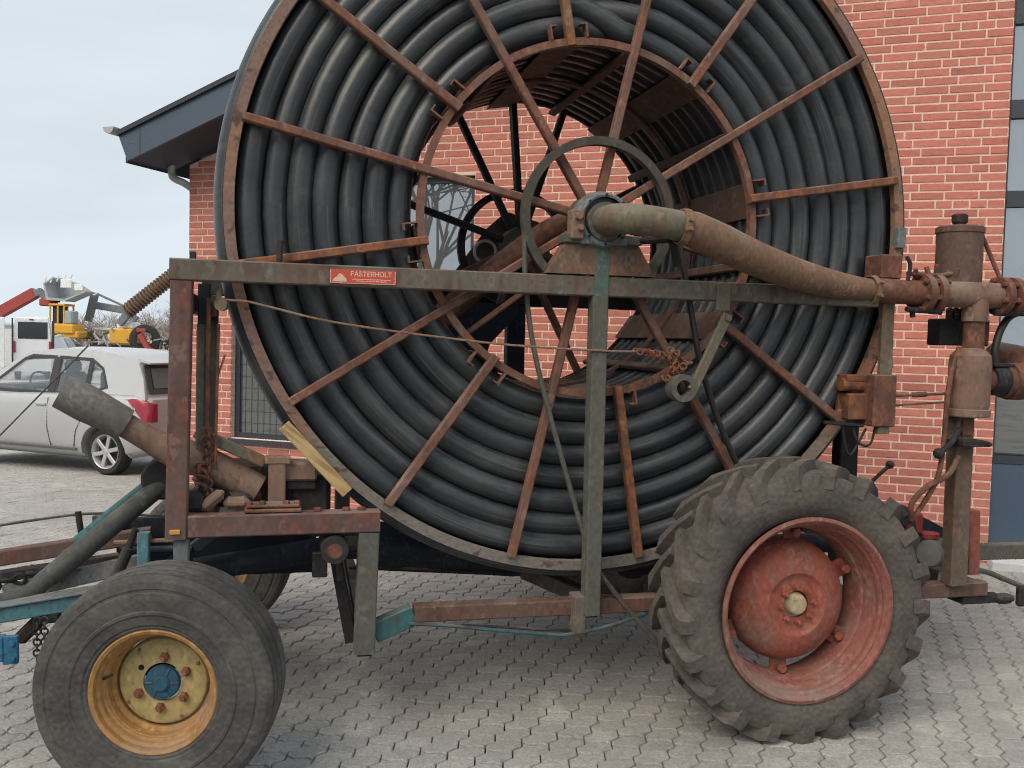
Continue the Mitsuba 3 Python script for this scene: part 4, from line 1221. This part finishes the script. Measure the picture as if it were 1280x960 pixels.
def loft(stations):
    n = len(stations[0])
    v = np.vstack(stations)
    f = []
    for i in range(len(stations) - 1):
        for j in range(n):
            f.append((i * n + j, i * n + (j + 1) % n, (i + 1) * n + (j + 1) % n, (i + 1) * n + j))
    f = np.array(f)
    f = np.vstack([f[:, [0, 1, 2]], f[:, [0, 2, 3]]])
    c = np.array([[0, k + 1, k] for k in range(1, n - 1)])
    f = np.vstack([f, c, c[:, ::-1] + (len(stations) - 1) * n])
    m = trimesh.Trimesh(v, f, process=False)
    if m.volume < 0:
        m.invert()
    return m


xs = [0, .03, .08, .18, .35, .66, 1.0, 1.5, 2.0, 2.5, 2.8, 3.1, 3.35, 3.55, 3.66, 3.7]
plan = np.interp(xs, [0, .03, .08, .18, .35, 3.1, 3.4, 3.6, 3.7], [.86, .91, .94, .965, 1, 1, .95, .86, .74])
zt = np.interp(xs, [0, .18, .66, 2.5, 2.8, 3.35, 3.6, 3.7], [.93, .985, .985, .93, .95, .83, .66, .55])
zb = np.interp(xs, [0, .3, .66, 3.1, 3.7], [.30, .22, .19, .19, .24])
st_ = []
for x, p, t, b in zip(xs, plan, zt, zb):
    w = .845 * p
    half = [(.84 * w, b), (.95 * w, b + .07), (.985 * w, b + .2), (1.0 * w, (b + t) / 2 + .02), (.99 * w, t - .14), (.965 * w, t - .05), (.92 * w, t)]
    ring_ = [(x, y, z) for y, z in half] + [(x, -y, z) for y, z in half[::-1]]
    st_.append(np.array(ring_))
lower = loft(st_)


def to_manifold(m):
    m = m.copy()
    m.merge_vertices()
    return Manifold(MMesh(np.asarray(m.vertices, np.float32), np.asarray(m.faces, np.uint32)))


lm = to_manifold(lower)
for x in (.66, 3.04):
    for s in (-1, 1):
        lm -= to_manifold(cyl((x, s * .52, .29), (x, s * .95, .29), .335, 40))
lo = lm.to_mesh()
car('body', trimesh.Trimesh(lo.vert_properties[:, :3], lo.tri_verts, process=False), 'car_silver', 40)


def gy(z):
    return .775 - (z - .94) * .32


def shear(m, side):
    m = m.copy()
    q = np.array(m.vertices)
    q[:, 1] = side * (gy(q[:, 2]) + q[:, 1])
    m.vertices = q
    if side < 0:
        m.invert()
    return m


def side_plate(poly, y0, y1):
    m = cat([extrude(g_, y1 - y0) for g_ in getattr(poly, 'geoms', [poly])])
    m.apply_transform(np.array([[1, 0, 0, 0], [0, 0, 1, y0], [0, 1, 0, 0], [0, 0, 0, 1.0]]))
    m.invert()
    return m


gh = Polygon([(.05, .93), (.15, 1.17), (.27, 1.35), (.42, 1.41), (.70, 1.465), (1.0, 1.495), (1.6, 1.50), (2.0, 1.455), (2.16, 1.40), (2.9, .91)])
fwin = Polygon([(2.60, .975), (1.58, .965), (1.60, 1.385), (1.98, 1.39), (2.10, 1.345)])
rwin = Polygon([(1.48, .965), (1.00, .98), (1.02, 1.37), (1.50, 1.385)])
qwin = Polygon([(.96, .985), (.68, 1.06), (.80, 1.27), (.98, 1.365)])
cabin = gh.difference(fwin).difference(rwin).difference(qwin)
for s in (1, -1):
    car('cabin_side', shear(side_plate(cabin, -.03, .0), s), 'car_silver')
    fr = fwin.buffer(.028, join_style=2).union(rwin.buffer(.028, join_style=2)).union(qwin.buffer(.02, join_style=2)).difference(fwin.buffer(-.012)).difference(rwin.buffer(-.012)).difference(qwin.buffer(-.01))
    car('window_surround', shear(side_plate(fr, .001, .005), s), 'car_trim')
    for w_ in (fwin, rwin, qwin):
        car('side_window', shear(side_plate(w_.buffer(.004), -.016, -.014), s), 'clear_glass')
    if s > 0:
        bp = Polygon([(1.585, .955), (1.475, .955), (1.495, 1.395), (1.605, 1.395)])
        car('door_pillar', shear(side_plate(bp, .006, .008), s), 'car_trim')
roof = np.array([(.26, 1.352), (.42, 1.414), (.56, 1.445), (.7, 1.469), (1.0, 1.498), (1.6, 1.503), (2.0, 1.458), (2.16, 1.402)])
rs = [np.array([(x, y, z + .02 - .055 * (abs(y) / gy(z)) ** 3 - dz) for dz, yy in ((0, np.linspace(-1, 1, 9)), (.03, np.linspace(1, -1, 9))) for y in yy * (gy(z) + .004)]) for x, z in roof]
car('roof', loft(rs), 'car_silver', 40)
car('rear_window', loft([np.array([(x, y * w_, z) for x, z, w_ in ((.095, 1.0, gy(1.0) - .06), (.28, 1.39, gy(1.39) - .05))]) for y in (-1, 1)] + []) if False else mesh([(.078, -.68, 1.0), (.078, .68, 1.0), (.238, .60, 1.335), (.238, -.60, 1.335)], [(0, 1, 2, 3)]), 'car_glass_dark')
car('tailgate', mesh([(.062, -.765, .93), (.062, .765, .93), (.268, .645, 1.352), (.268, -.645, 1.352)], [(0, 1, 2, 3)]), 'car_silver')
car('spoiler', loft([np.array([(.34, y, 1.375), (.17, y, 1.345), (.165, y, 1.362), (.34, y, 1.408)]) for y in (-.58, .58)]), 'car_silver', 30)
car('windscreen', mesh([(2.88, -.70, .93), (2.88, .70, .93), (2.14, .60, 1.405), (2.14, -.60, 1.405)], [(0, 1, 2, 3)]), 'clear_glass')
car('rear_window__pane', mesh([(.105, -.58, 1.06), (.105, .58, 1.06), (.217, .52, 1.295), (.217, -.52, 1.295)], [(0, 1, 2, 3)]).apply_translation((-.008, 0, .0)), 'car_glass_pale')
# tail lamp wrapping the corner
tl = Polygon([(-.02, .88), (.08, .935), (.22, .945), (.33, .93), (.22, .87), (.13, .76), (.06, .68), (-.02, .67)])
lamp = to_manifold(side_plate(tl, .64, .9)) ^ to_manifold(loft([np.array([(x - .012 if x < .2 else x, y * 1.012, z) for x, y, z in s]) for s in st_]))
lo = lamp.to_mesh()
car('tail_lamp', trimesh.Trimesh(lo.vert_properties[:, :3], lo.tri_verts, process=False), 'lamp_red', 30)
lamp = to_manifold(side_plate(tl, -.9, -.64)) ^ to_manifold(loft([np.array([(x - .012 if x < .2 else x, y * 1.012, z) for x, y, z in s]) for s in st_]))
lo = lamp.to_mesh()
car('tail_lamp', trimesh.Trimesh(lo.vert_properties[:, :3], lo.tri_verts, process=False), 'lamp_red', 30)
for name, seg in (('door_seam', [(1.52, .90), (1.52, .55), (1.47, .32)]), ('door_seam', [(.98, .92), (.95, .70), (1.06, .52), (1.1, .33)]), ('door_seam', [(2.62, .90), (2.68, .6), (2.62, .32)])):
    car(name, tube([(x, .845 * (1 if .4 < z < .8 else .985), z) for x, z in smooth_path([(a, b) for a, b in seg], 12)] if False else [(x, .8465 * np.interp(z, [.2, .35, .55, .8, .92], [.955, .985, 1.0, .993, .972]), z) for x, z in seg], .006, 6), 'car_seam')
car('door_handle', cat(block((1.34, .853, .82), (.17, .02, .028), .006)), 'car_silver')
car('door_handle', cat(block((2.34 - .72, .853, .82), (.17, .02, .028), .006)), 'car_silver')
car('sill_strip', beam((1.05, .836, .30), (2.6, .836, .30), .02, .03), 'car_seam')
car('rear_bumper_seam', tube([(-.004, .70, .60), (.10, .805, .60), (.33, .85, .60)], .006, 6), 'car_seam')
for n, (x, y) in enumerate(((.66, .79), (3.04, .79), (.66, -.79), (3.04, -.79))):
    sg = 1 if y > 0 else -1
    W = np.eye(4)
    W[:3, :3] = np.array([[1, 0, 0], [0, 0, sg], [0, -sg, 0]]).T if False else np.stack([(1, 0, 0), (0, 0, -sg), (0, sg, 0)], 1)
    W[:3, 3] = (x, y - sg * .02, .285)
    k = car('wheel', cat(lathe([(.19, .0), (.205, .012), (.21, .004), (.20, -.02), (.19, -.16), (.2, -.17), (.185, -.16), (.17, -.05)], 40, True)).apply_transform(W), 'alloy', 30).split('__', 1)[1]
    car(k + '__tyre', lathe([(.20, -.17), (.26, -.18), (.285, -.15), (.288, -.03), (.262, .012), (.235, .014), (.205, .006)], 48).apply_transform(W), 'tyre_black', 30)
    car(k + '__brake', lathe([(0, -.07), (.19, -.07), (.19, -.09), (0, -.09)], 32).apply_transform(W), 'car_trim')
    for a in range(6):
        an = a * math.pi / 3 + .25
        c, s = math.cos(an), math.sin(an)
        car(k + '__wheel_spoke', beam((c * .03, s * .03, -.012), (c * .195, s * .195, -.008), .05, .02, (0, 0, 1)).apply_transform(W), 'alloy')
    car(k + '__wheel_cap', lathe([(0, .006), (.03, .004), (.045, -.012), (.045, -.03)], 20).apply_transform(W), 'alloy', 30)
for y in (.36, -.36):
    car('seat', cat(block((1.62, y, 1.02), (.14, .46, .36), .05), block((1.60, y, 1.27), (.10, .26, .16), .04)), 'car_seat')
    car('rear_seat', cat(block((.72, y, 1.0), (.16, .56, .24), .05), block((.68, y, 1.16), (.09, .24, .12), .03)), 'car_seat')
car('steering_wheel', put(trimesh.creation.torus(.175, .014, 28, 8), (2.12, .36, 1.02), (-.9, 0, .45)), 'car_trim')
car('dashboard', block((2.52, 0, .96), (.42, 1.3, .12), .04), 'car_trim')

# --- far yard: x to the right, z up; origin on the ground 45 m off
FX, FY = -20.2, 45.0
FZ = gp_(0, FY)


def far(key, name, m, mat, dx, dy=0, smooth=False, yaw=0):
    return add(key + ('__' + name if name else ''), m, mat, smooth, at(FX + dx, FY + dy, FZ, yaw))


def far_wheel(key, dx, dy, r, w, hub):
    m = put(lathe([(r * .5, -w / 2), (r * .85, -w / 2), (r, -w * .35), (r, w * .35), (r * .85, w / 2), (r * .5, w / 2)], 28), (0, 0, r), (0, -1, 0))
    k = far(key, 'wheel', put(lathe([(0, -w * .3), (r * .5, -w * .3), (r * .52, w * .45), (r * .3, w * .3), (0, w * .35)], 24), (0, 0, r), (0, -1, 0)), hub, dx, dy)
    add(k + '__tyre', m, 'tyre_black', 30, at(FX + dx, FY + dy, FZ))


# telehandler with raised bucket
K = thing('telescopic_loader', 'red telescopic loader holding its grey bucket up above the white van', 'loader')
far(K, 'boom', cat(beam((-5.6, 0, 1.55), (-2.15, 0, 3.55), .42, .50, (0, 0, 1), .03)), 'boom_red', 0)
far(K, 'boom_tip', cat(beam((-2.55, 0, 3.36), (-1.85, 0, 3.62), .34, .34, (0, 0, 1), .03), beam((-1.95, 0, 3.66), (-1.5, 0, 3.12), .30, .26, (1, 0, 0), .03)), 'boom_grey', 0)
far(K, 'coupling', cat(block((-1.52, 0, 3.12), (.55, .8, .34), .05), beam((-1.85, .2, 3.3), (-1.1, .2, 3.2), .12, .14)), 'boom_red', 0)
bk = Polygon([(-1.38, 3.22), (-.55, 3.18), (.42, 3.62), (.45, 3.66), (-.55, 3.30), (-1.28, 3.34), (-1.45, 3.95), (-1.05, 4.22), (-1.08, 4.28), (-1.52, 3.98)])
m = extrude(bk, 1.1)
m.apply_transform(np.array([[1, 0, 0, 0], [0, 0, 1, -.55], [0, 1, 0, 0], [0, 0, 0, 1.0]]))
m.invert()
ends = [vplate(Polygon([(-1.38, 3.22), (-.55, 3.18), (.40, 3.62), (-.3, 4.05), (-1.05, 4.25), (-1.52, 3.98)]), y, y + .04) for y in (-.55, .51)]
far(K, 'bucket', cat(m, ends[1]), 'bucket_grey', 0)
far(K, 'bucket_teeth', [beam((-1.5 + .3 * i, -.5, 3.95 + .07 * i), (-1.4 + .3 * i, -.5, 4.3 + .03 * i), .07, .05) for i in range(5)] + [block((-.45, -.56, 4.0), (.5, .06, .4), .02), block((.1, -.5, 3.85), (.4, .06, .3), .02)], 'van_white', 0)
far(K, 'body', cat(block((-6.6, 0, 1.35), (3.2, 1.8, .8), .1), block((-7.0, 0, 2.1), (1.3, 1.2, .9), .12)), 'boom_red', 0)
for dx in (-7.8, -5.4):
    far_wheel(K, dx, -.9, .6, .4, 'boom_red')
# wheel loader
K = thing('wheel_loader', 'yellow wheel loader with a cab standing behind the silver hatchback', 'loader')
far(K, 'body', cat(block((-.75, 0, 1.90), (1.35, 1.2, .48), .08), block((-.25, 0, 1.65), (.7, 1.0, .35), .06)), 'yellow_machine', 0)
far(K, 'cab', cat(block((-.90, 0, 3.02), (.75, 1.1, .10), .03), *[block((x, y, 2.56), (.07, .07, .86), .01) for x in (-1.22, -.86, -.58) for y in (-.48, .48)]), 'yellow_machine', 0)
far(K, 'cab_window', block((-1.02, .05, 2.56), (.30, .8, .80), .02), 'car_trim', 0)
far(K, 'cab_window', block((-.36, -.2, 2.45), (.38, .7, .62), .06), 'cab_glass', 0)
far(K, 'counterweight', block((-1.45, 0, 1.85), (.2, 1.1, .5), .05), 'boom_grey', 0)
for dx in (-.05, -1.3):
    far_wheel(K, dx, -.6, .62 if dx > -1 else .5, .4, 'rim_orange')
# excavator
K = thing('crane_truck', 'grey folding crane arm on a yellow carrier left of the big black tyre', 'crane')
far(K, 'arm', cat(beam((-.12, 1, 2.3), (.16, 1, 3.55), .24, .30, (1, 0, 0), .03), beam((.05, 1, 2.5), (.32, 1, 3.6), .12, .16, (1, 0, 0), .03)), 'boom_grey', 0)
far(K, 'boom', cat(beam((.15, 1, 3.08), (1.75, 1, 2.85), .25, .34, (0, 0, 1), .03), beam((.3, 1, 3.62), (1.55, 1, 3.08), .09, .10), beam((1.4, 1, 3.0), (2.2, 1, 2.42), .26, .30, (0, 0, 1), .03)), 'boom_grey', 0)
far(K, 'carrier', cat(block((1.87, .6, 1.62), (1.15, 1.2, .72), .06)), 'yellow_machine', 0)
far(K, 'carrier_top', cat(block((1.9, .8, 2.15), (.8, .9, .30), .05), block((.9, 1.2, 1.95), (1.6, .5, .12), .02)), 'van_white', 0)
far(K, 'undercarriage', block((1.6, .8, .75), (2.6, 1.4, .9), .08), 'car_trim', 0)
# ribbed roller
K = thing('ribbed_roller', 'rusty ribbed steel roller raised at a slant against the sky', 'roller')
rp = []
for i in range(17):
    z = i * .17
    rp += [(.22, z), (.36, z + .015), (.385, z + .05), (.36, z + .085), (.22, z + .10)]
far(K, '', put(lathe([(0, 0)] + rp + [(0, 17 * .17)], 28), (2.12, 0, 2.78), (2.25, 0, 1.82)), 'roller_rust', 0, smooth=False)
K = thing('roller_arm', 'grey arm carrying the slanted ribbed roller', 'arm')
far(K, '', cat(beam((2.0, .2, 2.45), (4.6, .2, 4.55), .14, .12), beam((4.3, 0, 4.62), (4.6, .2, 4.5), .10, .10), beam((1.7, .2, 2.2), (2.3, .2, 2.9), .3, .3)), 'boom_grey', 0)
far(thing('big_tyre', 'big black tyre standing upright in front of the bare shrubs', 'tyre'), '', put(lathe([(.36, -.22), (.50, -.25), (.66, -.2), (.69, 0), (.66, .2), (.50, .25), (.36, .22)], 36, True), (2.98, 0, 1.52), (.35, -1, .1)), 'tyre_black', 0, smooth=30)
far(thing('red_implement', 'small red implement leaning in front of the big black tyre', 'implement'), '', cat(beam((2.95, -.5, 1.75), (3.35, -.5, 1.05), .28, .2), beam((2.8, -.5, 1.95), (3.2, -.5, 1.95), .12, .16), beam((3.2, -.5, 1.2), (3.9, -.5, .9), .1, .12)), 'boom_red', 0)
sc = np.random.default_rng(11)
heap = []
for i in range(260):
    x = sc.uniform(-.2, 5.2)
    if 1.2 < x < 2.5:
        x += 1.6
    z = sc.uniform(.1, 1.0) * (1.75 - .12 * abs(x - 1))
    p = np.array([x, sc.uniform(.2, 1.6), z])
    q = p + sc.normal(0, 1, 3) * (.35, .2, .25)
    heap.append(beam(p, q, sc.uniform(.04, .16), sc.uniform(.03, .10)))
add('scrap_heap', heap, 'scrap_brown', False, at(FX, FY, FZ), 'heap of rusty farm scrap behind the silver hatchback', category='scrap', kind='stuff')
heap2 = [beam(p := np.array([sc.uniform(-.3, 5.2), sc.uniform(-.2, .4), sc.uniform(.4, 1.9)]), p + sc.normal(0, .28, 3), sc.uniform(.03, .12), .05) for _ in range(70)]
add('pale_scrap', heap2, 'bucket_grey', False, at(FX, FY, FZ), 'pale grey metal pieces lying in the scrap heap', category='scrap', kind='stuff')

# white van and a second white car between it and the loader
K = thing('white_van', 'white van seen from behind at the left edge, dark rear window', 'van')
VX = at(-17.75, 35.5, gp_(0, 34.0), .42)


def van(name, m, mat, smooth=False):
    return add('white_van__' + name, m, mat, smooth, VX)


def rloft(pts, x0, x1):
    return loft([np.array([(x, *p) for p in pts]) for x in (x0, x1)])


van('body', loft([np.array([(-.62 * w, y, .35), (.62 * w, y, .35), (.66 * w, y, 1.1), (.60 * w, y, 1.95 * h_), (.52 * w, y, 2.34 * h_), (-.52 * w, y, 2.34 * h_), (-.60 * w, y, 1.95 * h_), (-.66 * w, y, 1.1)]) for y, w, h_ in ((0, 1, .985), (.12, 1.02, 1), (2.2, 1.02, 1.0), (3.0, 1, .98), (3.9, .95, .62), (4.2, .85, .5))]), 'van_white', 35)
van('rear_window', block((.03, -.012, 1.86), (.98, .03, .62), .01), 'car_glass_dark')
van('rear_door_edge', block((-.64, -.03, 1.45), (.05, .06, 1.7), .01), 'car_trim')
van('tail_lamp', block((-.58, -.02, 1.25), (.10, .06, .42), .01), 'lamp_red')
van('tail_lamp', block((.60, -.02, 1.25), (.08, .06, .42), .01), 'lamp_red')
van('open_door', block((-1.15, -.30, 1.40), (.55, .06, 1.85), .02), 'van_white')
van('door_pillar', block((.70, .10, 1.55), (.08, .3, 1.35), .02), 'car_trim')
van('wiper_lamp', block((-.02, -.02, 2.26), (.14, .05, .05), .01), 'lamp_red')
for x in (-.5, .5):
    van('wheel', put(lathe([(0, -.1), (.28, -.1), (.3, 0), (.28, .1), (0, .1)], 24), (x, .7, .3), (1, 0, 0)), 'tyre_black')
K = thing('white_saloon', 'white car partly hidden between the van and the wheel loader', 'car')
add('white_saloon__body', loft([np.array([(x * .5, y * .7, .35) for y in (-1, 1)] + [(x * .5, .72, .8), (x * .5, .55 * k_, z), (x * .5, -.55 * k_, z), (x * .5, -.72, .8)]) for x, z, k_ in ((-2.0, .86, 1.2), (-1.3, .92, 1.2), (-.9, 1.55, .95), (.3, 1.60, .95), (1.0, 1.0, 1.2), (1.9, .85, 1.2))]), 'van_white', 30, at(-18.05, 38.5, gp_(0, 38) + .0, .2))
add('white_saloon__windscreen', mesh([(.17, -.50, 1.565), (.17, .50, 1.565), (.49, .62, 1.035), (.49, -.62, 1.035)], [(0, 1, 2, 3)]), 'cab_glass', False, at(-18.03, 38.5, gp_(0, 38) + .01, .2))


# --- bare shrubs and trees
def bare(seed, height, spread, n0=7, depth=4, r0=.03, up=.75):
    g = np.random.default_rng(seed)
    ms = []

    def grow(p, d, L, r, k):
        q = p + d * L + g.normal(0, .06 * L, 3)
        ms.append((p, q, r, r * .62))
        if k == 0:
            return
        for _ in range(g.integers(2, 4) + (k == depth)):
            nd = unit(d * up + g.normal(0, .48, 3) * (1, 1, .6) + np.array([0, 0, .12]))
            grow(p + (q - p) * g.uniform(.45, 1), nd, L * g.uniform(.55, .85), r * .60, k - 1)
    for _ in range(n0):
        a = g.uniform(0, 6.28)
        grow(np.array([math.cos(a) * spread * .15, math.sin(a) * spread * .15, 0]), unit((math.cos(a) * spread / height, math.sin(a) * spread / height, 1)), height * .36, r0, depth)
    V, F = [], []
    for n, (p, q, a, b) in enumerate(ms):
        t = unit(q - p)
        x = unit(np.cross(t, (0.3, .2, .9)))
        y = np.cross(t, x)
        for c, r in ((p, a), (q, b)):
            for k in range(3):
                V.append(c + r * (math.cos(k * 2.094) * x + math.sin(k * 2.094) * y))
        o = n * 6
        for k in range(3):
            F += [(o + k, o + (k + 1) % 3, o + 3 + (k + 1) % 3), (o + k, o + 3 + (k + 1) % 3, o + 3 + k)]
    return trimesh.Trimesh(np.array(V), np.array(F), process=False)


for n, (dx, dy, h_, sp_, lab) in enumerate(((-2.3, 9, 4.0, 3.0, 'bare pale shrub behind the red loader boom'), (-.7, 12, 4.2, 3.0, 'bare pale shrub between the bucket and the yellow cab'),
                                             (1.5, 14, 4.0, 3.2, 'bare pale shrub behind the grey crane arm'), (3.8, 7, 4.6, 2.6, 'tall bare shrub behind the big black tyre'), (5.2, 9, 5.0, 2.8, 'tall bare shrub next to the trailer post'), (-4.6, 13, 3.8, 3.0, 'bare pale shrub low above the white van'), (2.6, 10, 4.4, 2.6, 'bare pale shrub below the slanted ribbed roller'))):
    k = thing('bare_shrub' if n == 0 else f'bare_shrub_{n:03d}', lab, 'shrub', group='bare shrubs behind the scrap yard')
    add(k, bare(20 + n, h_, sp_, 16, 4, .055), 'twig_far', False, at(FX + dx, FY + dy, FZ))
for n, (x, y, h_) in enumerate(((-16.5, -6.5, 11.0), (-11.5, -11.0, 12.0), (-24, -6, 10))):
    k = thing('bare_tree' if n == 0 else f'bare_tree_{n:03d}', ['bare winter tree mirrored in the shop window, nearest to the trailer', 'tallest bare winter tree mirrored in the shop window', 'lowest bare winter tree mirrored in the shop window'][n], 'tree', group='bare trees mirrored in the window')
    add(k + '__crown', bare(50 + n, h_, h_ * .45, 6, 6, .10, .8).apply_translation((0, 0, h_ * .14)), 'tree_bark', False, at(x, y, 0))
    add(k + '__trunk', cyl((0, 0, -.1), (0, 0, h_ * .2), .22, 12, .16), 'tree_bark', False, at(x, y, 0))
